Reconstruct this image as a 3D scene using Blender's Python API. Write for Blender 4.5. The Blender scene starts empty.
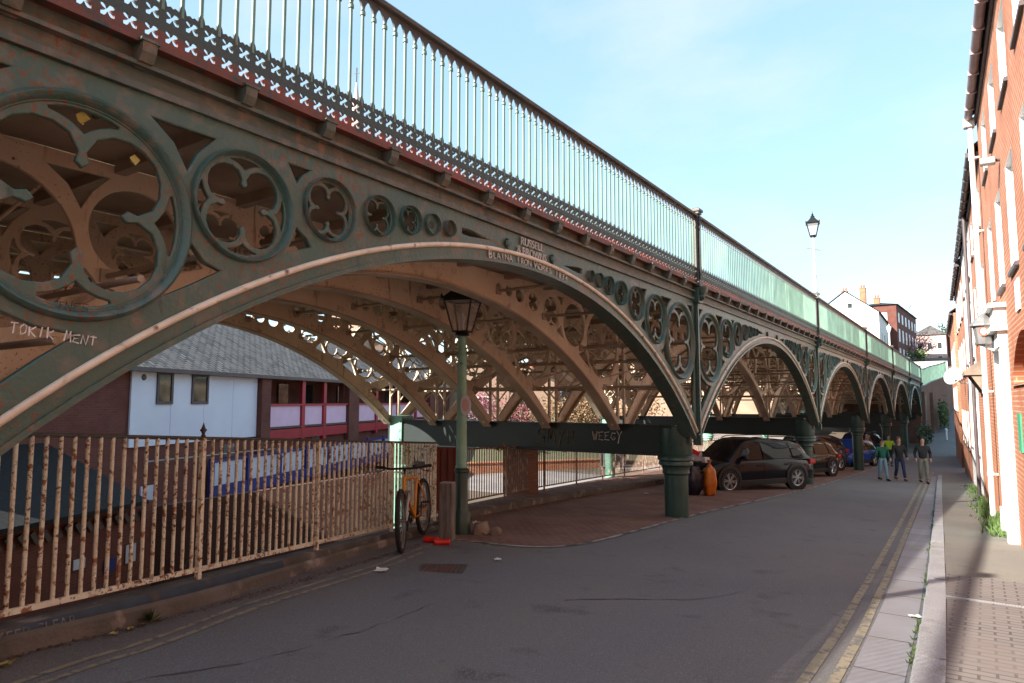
import bpy, bmesh, math, random
from mathutils import Vector, Matrix
random.seed(7)
R = math.radians
sc = bpy.context.scene
col = sc.collection

# ------------------------------------------------------------------ camera
cd = bpy.data.cameras.new('camera'); cam = bpy.data.objects.new('camera', cd); col.objects.link(cam)
cd.sensor_width = 36; cd.lens = 24.01; cd.clip_start = .05; cd.clip_end = 3000
cam.location = (0, 0, 0)
cam.rotation_euler = (R(90 + 4.98), 0, R(34.4))
sc.camera = cam

# ------------------------------------------------------------------ sun and sky
SUN_EL = 31.0
SUN_DIR = Vector((-.45, -.893, 0)).normalized()            # horizontal direction towards the sun
sun_vec = Vector((SUN_DIR.x*math.cos(R(SUN_EL)), SUN_DIR.y*math.cos(R(SUN_EL)), math.sin(R(SUN_EL))))
world = bpy.data.worlds.new('World'); sc.world = world; world.use_nodes = True
wn = world.node_tree; bg = wn.nodes['Background']
sky = wn.nodes.new('ShaderNodeTexSky'); sky.sky_type = 'NISHITA'; sky.sun_disc = False
sky.sun_elevation = R(SUN_EL); sky.sun_rotation = math.atan2(SUN_DIR.x, SUN_DIR.y)
sky.air_density = 1.0; sky.dust_density = .6; sky.ozone_density = 1.2
hz = wn.nodes.new('ShaderNodeMix'); hz.data_type = 'RGBA'; hz.inputs[0].default_value = .66; hz.inputs[7].default_value = (1.12, 1.76, 2.12, 1)   # thin bright high haze over the clear sky
tcw = wn.nodes.new('ShaderNodeTexCoord'); mpw = wn.nodes.new('ShaderNodeMapping'); mpw.inputs['Scale'].default_value = (1.2, 3.0, 3.5); mpw.inputs['Rotation'].default_value = (.3, .5, .9)
nzw = wn.nodes.new('ShaderNodeTexNoise'); nzw.inputs['Scale'].default_value = 1.6; nzw.inputs['Detail'].default_value = 9; nzw.inputs['Roughness'].default_value = .58
mrw = wn.nodes.new('ShaderNodeMapRange'); mrw.inputs[1].default_value = .47; mrw.inputs[2].default_value = .80; mrw.inputs[4].default_value = .55
cl = wn.nodes.new('ShaderNodeMix'); cl.data_type = 'RGBA'; cl.inputs[7].default_value = (2.3, 2.35, 2.4, 1)
wn.links.new(tcw.outputs['Generated'], mpw.inputs[0]); wn.links.new(mpw.outputs[0], nzw.inputs[0]); wn.links.new(nzw.outputs[0], mrw.inputs[0]); wn.links.new(mrw.outputs[0], cl.inputs[0])
wn.links.new(sky.outputs[0], hz.inputs[6]); wn.links.new(hz.outputs[2], cl.inputs[6]); wn.links.new(cl.outputs[2], bg.inputs[0]); bg.inputs[1].default_value = .13
sd = bpy.data.lights.new('sun', 'SUN'); sd.energy = 4.6; sd.angle = R(.53); sd.color = (1, .93, .82)
sun = bpy.data.objects.new('sun', sd); col.objects.link(sun)
sun.rotation_euler = sun_vec.to_track_quat('Z', 'Y').to_euler()
vs = sc.view_settings; vs.view_transform = 'Standard'; vs.look = 'None'; vs.gamma = 1; vs.use_curve_mapping = False
vs.exposure = 1.85
cy = sc.cycles
cy.blur_glossy = 1.0; cy.caustics_reflective = False; cy.caustics_refractive = False
cy.sample_clamp_indirect = 8; cy.max_bounces = 7; cy.diffuse_bounces = 4; cy.glossy_bounces = 3
cy.transparent_max_bounces = 12; cy.use_denoising = True; cy.use_adaptive_sampling = False

# ------------------------------------------------------------------ materials
def rgba(c): return (c[0], c[1], c[2], 1)
def mat(name, c1, c2=None, scale=4, rough=.6, bump=.0, bscale=60, metal=0, over=None, grain=None, lo=.35, hi=.65,
        ior=1.45, pos=True, stretch=None, alpha=None, emit=None):
    """two tones mixed by noise; over=[(colour, scale, low, high), ...] blotches on top; bump from fine noise"""
    m = bpy.data.materials.new(name); m.use_nodes = True; n = m.node_tree.nodes; l = m.node_tree.links
    b = n['Principled BSDF']; b.inputs['Roughness'].default_value = rough; b.inputs['Metallic'].default_value = metal
    b.inputs['IOR'].default_value = ior
    g = n.new('ShaderNodeNewGeometry') if pos else n.new('ShaderNodeTexCoord')
    vec = g.outputs['Position'] if pos else g.outputs['Object']
    if stretch:
        mp = n.new('ShaderNodeMapping'); mp.inputs['Scale'].default_value = stretch; l.new(vec, mp.inputs[0]); vec = mp.outputs[0]
    def noise(s, d=6, st=None):
        t = n.new('ShaderNodeTexNoise'); t.inputs['Scale'].default_value = s; t.inputs['Detail'].default_value = d; v = vec
        if st: q = n.new('ShaderNodeMapping'); q.inputs['Scale'].default_value = st; l.new(vec, q.inputs[0]); v = q.outputs[0]
        l.new(v, t.inputs['Vector']); return t.outputs['Fac']
    def ramp(f, a, c):
        r = n.new('ShaderNodeMapRange'); r.inputs[1].default_value = a; r.inputs[2].default_value = c; l.new(f, r.inputs[0]); return r.outputs[0]
    def mix(f, a, c):
        x = n.new('ShaderNodeMix'); x.data_type = 'RGBA'
        l.new(f, x.inputs[0])
        for k, v in ((6, a), (7, c)):
            if isinstance(v, tuple): x.inputs[k].default_value = v
            else: l.new(v, x.inputs[k])
        return x.outputs[2]
    cur = rgba(c1)
    if c2 is not None: cur = mix(ramp(noise(scale), lo, hi), rgba(c1), rgba(c2))
    for ov_ in (over or []):
        c, s, a, d = ov_[:4]; f_ = ramp(noise(s, 8, ov_[4] if len(ov_) > 4 else None), a, d)
        if len(ov_) > 5:      # wear gathers in patches: gate by a slow noise
            mm = n.new('ShaderNodeMath'); mm.operation = 'MULTIPLY'; l.new(f_, mm.inputs[0]); l.new(ramp(noise(ov_[5], 3), .44, .60), mm.inputs[1]); f_ = mm.outputs[0]
        cur = mix(f_, cur, rgba(c))
    if grain:
        cur = mix(ramp(noise(grain[1], 2), .45, .75), cur, rgba(grain[0]))
    if isinstance(cur, tuple): b.inputs['Base Color'].default_value = cur
    else: l.new(cur, b.inputs['Base Color'])
    if bump:
        bp = n.new('ShaderNodeBump'); bp.inputs['Strength'].default_value = bump; bp.inputs['Distance'].default_value = .02
        l.new(noise(bscale, 4), bp.inputs['Height']); l.new(bp.outputs[0], b.inputs['Normal'])
    if emit: b.inputs['Emission Color'].default_value = rgba(emit[0]); b.inputs['Emission Strength'].default_value = emit[1]
    m['cur'] = 0
    return m
def brickmat(name, c1, c2, mortar, bw=.225, bh=.075, ms=.012, rough=.8, axis=(1, 1), bump=.5, offset=.5, dirt=None, flat=False, smooth=.1):
    m = bpy.data.materials.new(name); m.use_nodes = True; n = m.node_tree.nodes; l = m.node_tree.links
    b = n['Principled BSDF']; b.inputs['Roughness'].default_value = rough
    g = n.new('ShaderNodeTexCoord'); sep = n.new('ShaderNodeSeparateXYZ'); l.new(g.outputs['Object'], sep.inputs[0])
    mx = n.new('ShaderNodeMath'); mx.operation = 'MULTIPLY'; l.new(sep.outputs[0], mx.inputs[0]); mx.inputs[1].default_value = axis[0]
    my = n.new('ShaderNodeMath'); my.operation = 'MULTIPLY_ADD'; l.new(sep.outputs[1], my.inputs[0]); my.inputs[1].default_value = axis[1]; l.new(mx.outputs[0], my.inputs[2])
    cmb = n.new('ShaderNodeCombineXYZ')
    if flat: l.new(sep.outputs[0], cmb.inputs[0]); l.new(sep.outputs[1], cmb.inputs[1])
    else: l.new(my.outputs[0], cmb.inputs[0]); l.new(sep.outputs[2], cmb.inputs[1])
    t = n.new('ShaderNodeTexBrick'); t.inputs['Scale'].default_value = 1; t.inputs['Brick Width'].default_value = bw; t.inputs['Row Height'].default_value = bh
    t.inputs['Mortar Size'].default_value = ms; t.inputs['Mortar Smooth'].default_value = smooth; t.inputs['Bias'].default_value = 0; t.offset = offset
    t.inputs['Color1'].default_value = rgba(c1); t.inputs['Color2'].default_value = rgba(c2); t.inputs['Mortar'].default_value = rgba(mortar)
    l.new(cmb.outputs[0], t.inputs['Vector'])
    nz = n.new('ShaderNodeTexNoise'); nz.inputs['Scale'].default_value = 1.3; nz.inputs['Detail'].default_value = 8; l.new(g.outputs['Object'], nz.inputs['Vector'])
    mr = n.new('ShaderNodeMapRange'); mr.inputs[1].default_value = .4; mr.inputs[2].default_value = .75; l.new(nz.outputs['Fac'], mr.inputs[0])
    x = n.new('ShaderNodeMix'); x.data_type = 'RGBA'; l.new(mr.outputs[0], x.inputs[0]); l.new(t.outputs['Color'], x.inputs[6])
    d = dirt or tuple(v*.6 for v in c1); x.inputs[7].default_value = rgba(d)
    l.new(x.outputs[2], b.inputs['Base Color'])
    bp = n.new('ShaderNodeBump'); bp.inputs['Strength'].default_value = bump; bp.inputs['Distance'].default_value = .01; bp.invert = True
    l.new(t.outputs['Fac'], bp.inputs['Height']); l.new(bp.outputs[0], b.inputs['Normal'])
    return m
RUST = (.17, .055, .022)
MT = {}
MT['green'] = mat('facade_green_iron', (.045, .105, .088), (.070, .118, .100), 1.8, .34, .35, 30, over=[((.15, .135, .11), 7, .52, .74), ((.19, .12, .075), 9, .56, .72, (1, 1, .10), .9), (RUST, 30, .54, .64, None, 1.3), ((.022, .03, .028), 14, .60, .72, (1, 1, .2), .8)])
MT['fascia'] = mat('weathered_fascia_iron', (.092, .105, .084), (.058, .085, .070), 1.3, .5, .35, 26, over=[((.17, .14, .11), 6, .50, .72), ((.20, .12, .075), 9, .56, .70, (1, 1, .12), .9), (RUST, 26, .54, .64, None, 1.2), ((.03, .028, .025), 8, .55, .75, (1, 1, .15), .7)])
MT['bead'] = mat('skylit_rusty_moulding', (.76, .68, .56), (.62, .53, .42), 6, .45, .2, 60, over=[(RUST, 9, .60, .72)])  # pale tone puts the sky light caught on the moulding into its colour
MT['tan'] = mat('tan_painted_iron', (.76, .64, .48), (.66, .54, .40), 1.5, .55, .2, 40, over=[(RUST, 12, .60, .74, (1, 1, .15), .9), (RUST, 30, .60, .68, None, 1.6), ((.34, .25, .17), 4, .58, .75)])
MT['soffit'] = mat('deck_underside_iron', (.48, .40, .31), (.32, .26, .20), 1.5, .7, .2, 20)
MT['beam'] = mat('shaded_green_iron', (.008, .015, .015), (.012, .02, .019), 3, .5, .2, 40)  # green iron darkened: the shade below the deck is put into its colour
MT['dark'] = mat('dark_green_iron', (.024, .056, .046), (.036, .072, .058), 3, .33, .25, 40, over=[(RUST, 8, .68, .8)])
MT['pale'] = mat('pale_green_paint', (.24, .46, .36), (.18, .37, .29), 3, .42, .12, 60, over=[((.10, .11, .08), 9, .64, .72)])
MT['bal'] = mat('baluster_green_paint', (.17, .285, .225), (.12, .205, .165), 2, .4, 0, 60, over=[((.2, .12, .07), 14, .66, .74)])
MT['rail'] = mat('dark_handrail_iron', (.055, .06, .056), (.09, .08, .07), 3, .45, .2, 50)
MT['redox'] = mat('red_oxide_iron', (.22, .055, .035), (.10, .05, .038), 4, .55, .2, 60, over=[((.04, .06, .055), 6, .55, .65)])
MT['fence'] = mat('rusty_cream_bar', (.80, .80, .66), (.70, .66, .52), 7, .6, .3, 70, over=[((.24, .085, .035), 24, .52, .59, None, 2.5), ((.30, .13, .06), 16, .57, .64), ((.07, .03, .018), 40, .55, .62, None, 3.5)])
MT['asphalt'] = mat('asphalt', (.118, .117, .128), (.148, .141, .148), .55, .85, .55, 130, over=[((.165, .148, .14), .35, .48, .72), ((.15, .14, .135), 1.0, .50, .72, (1.6, .12, 1)), ((.085, .08, .084), 2.2, .60, .72)], grain=((.22, .205, .195), 70))
MT['asphalt2'] = mat('footway_asphalt', (.155, .143, .125), (.12, .112, .10), 1.2, .9, .4, 120, over=[((.09, .08, .07), 2.5, .58, .75)], grain=((.28, .25, .21), 150))
MT['earth'] = mat('dirt_ground', (.11, .08, .055), (.07, .055, .04), .5, .95, .5, 10)
MT['setts'] = brickmat('reddish_setts', (.24, .115, .085), (.16, .085, .065), (.075, .05, .04), .19, .11, .016, .85, flat=True, bump=1.0, dirt=(.25, .15, .115), smooth=.6)
MT['kerb'] = mat('worn_granite', (.31, .30, .315), (.24, .235, .245), 2, .75, .3, 60, over=[((.14, .12, .10), 3, .6, .75)], grain=((.45, .42, .40), 90))
MT['flag'] = brickmat('gutter_flagstones', (.27, .255, .275), (.22, .205, .225), (.06, .05, .045), 2.0, .95, .012, .75, flat=True, bump=.5, offset=.0, dirt=(.19, .17, .165))
MT['conc'] = mat('stained_concrete', (.155, .14, .125), (.09, .08, .072), 2.2, .9, .5, 30, over=[((.30, .26, .23), 3, .56, .68)])
MT['yellow'] = mat('worn_yellow_paint', (.30, .25, .17), (.25, .21, .15), 5, .8, .3, 90, over=[((.13, .12, .115), 14, .52, .62), ((.13, .12, .115), 3, .55, .7)])
MT['white_line'] = mat('worn_white_edge', (.42, .38, .34), (.3, .27, .25), 5, .8, .3, 90, over=[((.09, .078, .07), 3, .48, .58)])
MT['pavers'] = brickmat('brick_pavers', (.175, .148, .138), (.135, .118, .112), (.06, .05, .045), .21, .105, .010, .8, flat=True, bump=.6, dirt=(.15, .12, .11))
MT['brickr'] = brickmat('orange_brick', (.40, .125, .055), (.32, .095, .042), (.42, .29, .20), .225, .075, .010, .85, bump=.4, dirt=(.30, .10, .045))
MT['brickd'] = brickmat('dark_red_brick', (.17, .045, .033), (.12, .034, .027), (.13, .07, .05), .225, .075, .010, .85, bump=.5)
MT['brickdd'] = brickmat('shaded_brick', (.07, .024, .018), (.05, .018, .014), (.06, .035, .028), .225, .075, .010, .9, bump=.5)  # darker copy of the red brick, courtyard wall's shadow put into its colour
MT['brickb'] = brickmat('brown_abutment_brick', (.27, .11, .065), (.17, .07, .045), (.14, .09, .065), .225, .075, .012, .9, bump=.6, dirt=(.12, .07, .05))
MT['white'] = mat('white_paint', (.80, .79, .77), (.72, .71, .69), 3, .5, 0)
MT['render'] = mat('white_render', (.78, .77, .75), (.70, .69, .67), .8, .8, .1, 30)
MT['dkpaint'] = mat('dark_gutter_paint', (.06, .045, .05), (.09, .07, .07), 3, .5, 0)
MT['slate'] = brickmat('clay_tile_roof', (.19, .17, .16), (.05, .045, .043), (.016, .015, .015), .30, .23, .04, .8, flat=True, bump=1.0, dirt=(.13, .11, .10), smooth=.5)
MT['slatedk'] = brickmat('dark_slate_roof', (.009, .010, .012), (.006, .007, .009), (.003, .003, .003), .25, .2, .02, .95, flat=True, bump=.8)
MT['panel'] = mat('white_cladding_panel', (.70, .76, .90), (.64, .69, .84), .7, .6, 0)
MT['pink'] = mat('pale_pink_panel', (.74, .54, .74), (.68, .49, .68), 2, .6, 0)
MT['crimson'] = mat('crimson_paint', (.36, .012, .035), (.28, .01, .028), 2, .45, 0)
MT['blue'] = mat('blue_paint', (.03, .045, .24), (.02, .03, .16), 2, .45, 0)
MT['palegl'] = mat('pale_window_blind', (.60, .64, .76), (.5, .54, .66), 2, .3, 0)
MT['winglass'] = mat('old_sash_glass', (.50, .52, .54), (.42, .44, .47), .8, .105, 0, ior=3.0)
MT['dglass'] = mat('dark_window_glass', (.015, .018, .02), (.03, .034, .036), 1.2, .06, 0, ior=1.6)
MT['black'] = mat('black_paint', (.012, .012, .013), None, 1, .4, 0)
MT['rubber'] = mat('tyre_rubber', (.014, .014, .014), (.022, .021, .02), 20, .8, .2, 60)
MT['alloy'] = mat('alloy_rim', (.42, .42, .43), None, 1, .3, 0, metal=.8)
MT['steel'] = mat('dull_steel', (.30, .30, .30), (.22, .21, .2), 5, .45, 0, metal=.5)
MT['wood'] = mat('weathered_grey_wood', (.23, .21, .19), (.13, .115, .10), 3, .85, .6, 20, stretch=(8, 8, 1))
MT['stone'] = mat('rough_stone', (.26, .20, .155), (.15, .115, .09), 2, .9, .8, 12)
MT['leafg'] = mat('leaf_green', (.045, .085, .02), (.085, .12, .035), 9, .6, 0)
MT['leafd'] = mat('leaf_dark', (.03, .055, .018), (.055, .075, .025), 6, .6, 0)
MT['grass'] = mat('grass_green', (.10, .17, .045), (.055, .10, .025), 5, .7, 0)
MT['leafr'] = mat('red_leaf', (.20, .03, .045), (.13, .02, .03), 6, .6, 0)
MT['leafp'] = mat('pink_blossom', (.42, .20, .24), (.32, .15, .18), 6, .7, 0)
MT['bark'] = mat('bark', (.10, .075, .055), (.06, .045, .035), 6, .9, .5, 30)
MT['ivyo'] = mat('orange_ivy_leaf', (.24, .14, .07), (.15, .10, .05), 6, .7, 0)

# ------------------------------------------------------------------ builders
class MB:
    def __init__(s): s.bm = bmesh.new()
    def box(s, c, d, rot=None, bev=0):
        m = Matrix.Translation(Vector(c)) @ (rot.to_4x4() if rot else Matrix()) @ Matrix.Diagonal((d[0], d[1], d[2], 1))
        r = bmesh.ops.create_cube(s.bm, size=1, matrix=m)
        if bev:
            es = list({e for v in r['verts'] for e in v.link_edges})
            bmesh.ops.bevel(s.bm, geom=es, offset=bev, segments=2, profile=.7, affect='EDGES')
        return s
    def cyl(s, p0, p1, r0, r1=None, seg=12, caps=True):
        p0, p1 = Vector(p0), Vector(p1); r1 = r0 if r1 is None else r1; d = p1 - p0
        m = Matrix.Translation((p0 + p1)/2) @ d.to_track_quat('Z', 'Y').to_matrix().to_4x4()
        bmesh.ops.create_cone(s.bm, cap_ends=caps, segments=seg, radius1=max(r0, 1e-4), radius2=max(r1, 1e-4), depth=d.length, matrix=m); return s
    def lathe(s, prof, c=(0, 0, 0), seg=24, axis='Z', close=False, cap=True):
        rings = []
        for (r, h) in prof:
            ring = []
            for k in range(seg):
                a = 2*math.pi*k/seg; u, v = r*math.cos(a), r*math.sin(a)
                p = (u, v, h) if axis == 'Z' else ((h, u, v) if axis == 'X' else (v, h, u))
                ring.append(s.bm.verts.new(Vector(c) + Vector(p)))
            rings.append(ring)
        n = len(rings)
        for i in range(n if close else n-1):
            a, b = rings[i], rings[(i+1) % n]
            for k in range(seg): s.bm.faces.new((a[k], a[(k+1) % seg], b[(k+1) % seg], b[k]))
        if not close and cap:
            for ring in (rings[0], rings[-1]):
                if Vector(ring[0].co - ring[seg//2].co).length > 2e-3: s.bm.faces.new(ring)
        return s
    def tube(s, pts, r, seg=8, close=False):
        pts = [Vector(p) for p in pts]; rings = []; n = len(pts); up = Vector((0, 0, 1))
        for i, p in enumerate(pts):
            a = pts[(i-1) % n] if (close or i > 0) else p; b = pts[(i+1) % n] if (close or i < n-1) else p
            t = (b - a).normalized(); u = t.cross(up)
            if u.length < .05: u = t.cross(Vector((1, 0, 0)))
            u.normalize(); v = t.cross(u); rr = r[i] if isinstance(r, (list, tuple)) else r
            rings.append([s.bm.verts.new(p + (u*math.cos(2*math.pi*k/seg) + v*math.sin(2*math.pi*k/seg))*rr) for k in range(seg)])
        for i in range(n if close else n-1):
            a, b = rings[i], rings[(i+1) % n]
            for k in range(seg): s.bm.faces.new((a[k], a[(k+1) % seg], b[(k+1) % seg], b[k]))
        if not close: s.bm.faces.new(rings[0]); s.bm.faces.new(rings[-1])
        return s
    def face(s, pts):
        s.bm.faces.new([s.bm.verts.new(Vector(p)) for p in pts]); return s
    def prism(s, poly, a, b, axis='x'):
        """poly of (u,v); extruded from a to b along axis. axis x: u->y v->z; y: u->x v->z; z: u->x v->y"""
        f = {'x': lambda u, v, w: (w, u, v), 'y': lambda u, v, w: (u, w, v), 'z': lambda u, v, w: (u, v, w)}[axis]
        A = [s.bm.verts.new(f(u, v, a)) for u, v in poly]; B = [s.bm.verts.new(f(u, v, b)) for u, v in poly]
        n = len(poly)
        for k in range(n): s.bm.faces.new((A[k], A[(k+1) % n], B[(k+1) % n], B[k]))
        s.bm.faces.new(A); s.bm.faces.new(B); return s
    def loft(s, rings, cap=True):
        vs_ = [[s.bm.verts.new(Vector(p)) for p in r] for r in rings]; m = len(rings[0])
        for a, b in zip(vs_, vs_[1:]):
            for k in range(m): s.bm.faces.new((a[k], a[(k+1) % m], b[(k+1) % m], b[k]))
        if cap: s.bm.faces.new(vs_[0]); s.bm.faces.new(vs_[-1])
        return s
    def mesh(s, name, m, smooth=None):
        bmesh.ops.recalc_face_normals(s.bm, faces=s.bm.faces)
        me = bpy.data.meshes.new(name); s.bm.to_mesh(me); s.bm.free(); me.materials.append(MT[m] if isinstance(m, str) else m)
        if smooth is not None:
            me.shade_smooth()
            try: me.set_sharp_from_angle(angle=R(smooth))
            except Exception: pass
        return me
    def obj(s, name, m, parent=None, loc=(0, 0, 0), rz=0, smooth=None, **props):
        return put(name, s.mesh(name, m, smooth), parent, loc, rz, **props)
def put(name, me, parent=None, loc=(0, 0, 0), rz=0, **props):
    o = bpy.data.objects.new(name, me); col.objects.link(o); o.location = loc; o.rotation_euler.z = rz
    if parent is not None: o.parent = parent
    for k, v in props.items(): o[k] = v
    return o
def thing(name, label, cat, loc=(0, 0, 0), rz=0, group=None):
    o = bpy.data.objects.new(name, None); col.objects.link(o); o.location = loc; o.rotation_euler.z = rz
    o['label'] = label; o['category'] = cat
    if group: o['group'] = group
    return o
def tag(o, label, cat, group=None):
    o['label'] = label; o['category'] = cat
    if group: o['group'] = group
    return o
def copy_tree(o, parent=None, **props):
    c = o.copy(); col.objects.link(c)
    if parent is not None: c.parent = parent
    for k, v in props.items(): c[k] = v
    for ch in [x for x in col.objects if x.parent == o]: copy_tree(ch, c)
    return c
def plate(name, outline, holes, thick, bevel=0.0, m='tan', x0=0.0):
    """a flat plate with real holes in the y-z plane (u->y, v->z), centred on x0"""
    cu = bpy.data.curves.new(name, 'CURVE'); cu.dimensions = '2D'; cu.fill_mode = 'BOTH'; cu.extrude = max(thick/2 - bevel, .0005)
    cu.bevel_depth = bevel; cu.bevel_resolution = 1
    for loop in [outline] + holes:
        sp = cu.splines.new('POLY'); sp.points.add(len(loop)-1); sp.use_cyclic_u = True
        for p, (u, v) in zip(sp.points, loop): p.co = (u, v, 0, 1)
    tmp = bpy.data.objects.new('tmp', cu); col.objects.link(tmp)
    bpy.context.view_layer.update()
    me = bpy.data.meshes.new_from_object(tmp.evaluated_get(bpy.context.evaluated_depsgraph_get()))
    bpy.data.objects.remove(tmp); bpy.data.curves.remove(cu)
    for v in me.vertices: v.co = (x0 + v.co.z, v.co.x, v.co.y)
    me.materials.clear(); me.materials.append(MT[m] if isinstance(m, str) else m); me.name = name
    return me
def shear(me, k=-.009):
    for v in me.vertices: v.co.z += k*v.co.y
    return me
def circ(cu, cv, r, n=40, a0=0, a1=360, skip=False):
    m = n if a1 - a0 >= 360 else n+1
    return [(cu + r*math.cos(R(a0 + (a1-a0)*k/n)), cv + r*math.sin(R(a0 + (a1-a0)*k/n))) for k in range(m)]
def text_mesh(txt, size, ext=.006):
    cu = bpy.data.curves.new('t', 'FONT'); cu.body = txt; cu.size = size; cu.extrude = ext; cu.align_x = 'CENTER'
    tmp = bpy.data.objects.new('tmp', cu); col.objects.link(tmp); bpy.context.view_layer.update()
    me = bpy.data.meshes.new_from_object(tmp.evaluated_get(bpy.context.evaluated_depsgraph_get()))
    bpy.data.objects.remove(tmp); bpy.data.curves.remove(cu); me.materials.clear()
    return me
def join_meshes(items, name, m):
    bm = bmesh.new()
    for me, mx in items:
        t = bmesh.new(); t.from_mesh(me); t.transform(mx); tmp = bpy.data.meshes.new('x'); t.to_mesh(tmp); t.free(); bm.from_mesh(tmp); bpy.data.meshes.remove(tmp)
    me = bpy.data.meshes.new(name); bm.to_mesh(me); bm.free(); me.materials.append(MT[m] if isinstance(m, str) else m); return me
def lerp(tab, y):
    if y <= tab[0][0]: return tab[0][1]
    for (a, b), (c, d) in zip(tab, tab[1:]):
        if y <= c: return b + (d-b)*(y-a)/(c-a)
    return tab[-1][1]
GR = [(-30, -.45), (0, -1.66), (13.4, -2.32), (20, -2.62), (30, -3.08), (36, -3.34), (44, -3.65), (60, -4.0), (75, -3.9), (85, -3.2), (100, -1.6), (130, 1.5), (170, 5.2), (400, 12)]
def g(y): return lerp(GR, y)
MT['asphaltd'] = mat('asphalt_patch', (.082, .08, .088), (.10, .096, .102), 2, .85, .5, 120, grain=((.22, .2, .19), 60))
MT['asphaltl'] = mat('asphalt_patch_pale', (.13, .122, .12), (.15, .14, .135), 2, .85, .5, 120, grain=((.3, .27, .25), 60))
# ------------------------------------------------------------------ terrain, road, pavements
FX = [(-30, -5.0), (1.0, -5.45), (9.3, -7.96), (10.2, -8.3), (13.4, -9.0), (20, -10.0), (27, -11.0), (40, -12.4), (60, -13.3), (400, -13.3)]
def fx(y): return lerp(FX, y)
HL = [(-200, -7.0), (11, -7.0), (15, -6.0), (22, -4.3), (34, -3.9), (60, -3.6), (74.2, -3.3), (76.5, 1.2), (100, 3.6), (130, 6.4), (400, 26), (1500, 60)]
def hleft(x, y):
    d = math.hypot(x, y)
    return lerp(HL, y) + (0 if y > 76 else max(0, min(d-55, 60))*.055 + max(0, d-120)*.02)
def strip(name, stations, xl, xr, dz, m, nx=1, zf=None, **props):
    """a sheet following the street's profile"""
    b = MB(); rows = []
    for y in stations:
        a, c = xl(y) if callable(xl) else lerp(xl, y), xr(y) if callable(xr) else lerp(xr, y)
        rows.append([b.bm.verts.new((a + (c-a)*k/nx, y, g(y) + dz)) for k in range(nx+1)])
    for p, q in zip(rows, rows[1:]):
        for k in range(nx): b.bm.faces.new((p[k], p[k+1], q[k+1], q[k]))
    return b.obj(name, m, **props)
def fr(a, b, s=1.0):
    n = max(1, round((b-a)/s)); return [a + (b-a)*k/n for k in range(n+1)]
ST = dict(kind='structure')
b = MB(); rows = []
for y in [-200, -90, -40, -20] + fr(-10, 74, 2) + [74.4, 76.5] + fr(78, 134, 4) + [150, 200, 300, 500, 900, 1500]:
    f = fx(y); r = []
    for x in (-1200, -500, -250, -150, -100, -70, -50, -38, -28, -22, -17):
        r.append((x, y, hleft(x, y)))
    r.append((f-.42, y, hleft(f-.42, y)))
    hi = g(y) - .05 if y < 76 else max(g(y)-.05, 0)
    r.append((f-.22, y, hi if y < 70 else hleft(f, y)))
    e = -6.0 if y < 76 else -4.75
    r.append((min(e, f + .4) if y < 40 else e, y, hi if y < 70 else (hleft(e, y) if y > 76 else g(y)-.05)))
    for x in (-4.55, -3, 0, 1.5, 12, 40, 150, 500, 1200): r.append((x, y, g(y) - .05 + (0 if x < 2 else min((x-2)*.03, 6))))
    rows.append([b.bm.verts.new(p) for p in r])
for p, q in zip(rows, rows[1:]):
    for k in range(len(p)-1): b.bm.faces.new((p[k], p[k+1], q[k+1], q[k]))
b.obj('ground', 'earth', smooth=40, **ST)

strip('road', fr(-25, 176, 1.5), lambda y: fx(y)+.15 if y < 40 else (-6.0 if y < 60 else -4.6), lambda y: -.35 - .02*y if y < 36 else 2.5, 0, 'asphalt', nx=4, **ST)
# setts under the bridge, with the worn pale edge
EDGE = [(-6.9, 8.05), (-6.3, 8.12), (-5.75, 8.2), (-5.3, 8.4), (-5.05, 8.8), (-4.93, 9.6), (-4.95, 11.1), (-5.0, 14.2), (-4.85, 18), (-4.65, 24.7), (-4.75, 32), (-4.9, 44)]
b = MB(); prev = None
def cat(ps, n=6):
    out = []
    for i in range(len(ps)-1):
        p0 = ps[max(i-1, 0)]; p1 = ps[i]; p2 = ps[i+1]; p3 = ps[min(i+2, len(ps)-1)]
        for k in range(n):
            t = k/n
            out.append(tuple(.5*((2*p1[j]) + (-p0[j]+p2[j])*t + (2*p0[j]-5*p1[j]+4*p2[j]-p3[j])*t*t + (-p0[j]+3*p1[j]-3*p2[j]+p3[j])*t**3) for j in range(len(p1))))
    out.append(tuple(ps[-1])); return out
ES = cat(EDGE)
for (x, y) in ES:
    a = b.bm.verts.new((x, y, g(y)+.006)); yb = max(y, 9.2 - (x+6.9)*.0); xb = fx(max(y, 9.4))+.2
    c = b.bm.verts.new((xb, max(y, 9.4), g(max(y, 9.4))+.006))
    if prev: b.bm.faces.new((prev[0], a, c, prev[1]))
    prev = (a, c)
bmesh.ops.remove_doubles(b.bm, verts=b.bm.verts, dist=.001)
b.obj('setts_paving', 'setts', **ST)
def ribbon(name, pts, w, dz, m, **props):
    b = MB(); pr = None
    for i, p in enumerate(pts):
        q0 = Vector(pts[max(i-1, 0)][:2]); q1 = Vector(pts[min(i+1, len(pts)-1)][:2]); t = (q1-q0).normalized(); n = Vector((t.y, -t.x))*w/2
        a = b.bm.verts.new((p[0]-n.x, p[1]-n.y, g(p[1])+dz)); c = b.bm.verts.new((p[0]+n.x, p[1]+n.y, g(p[1])+dz))
        if pr: b.bm.faces.new((pr[0], pr[1], c, a))
        pr = (a, c)
    return b.obj(name, m, **props)
ribbon('worn_edge_line', ES[4:], .07, .011, 'white_line', **ST)
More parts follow.
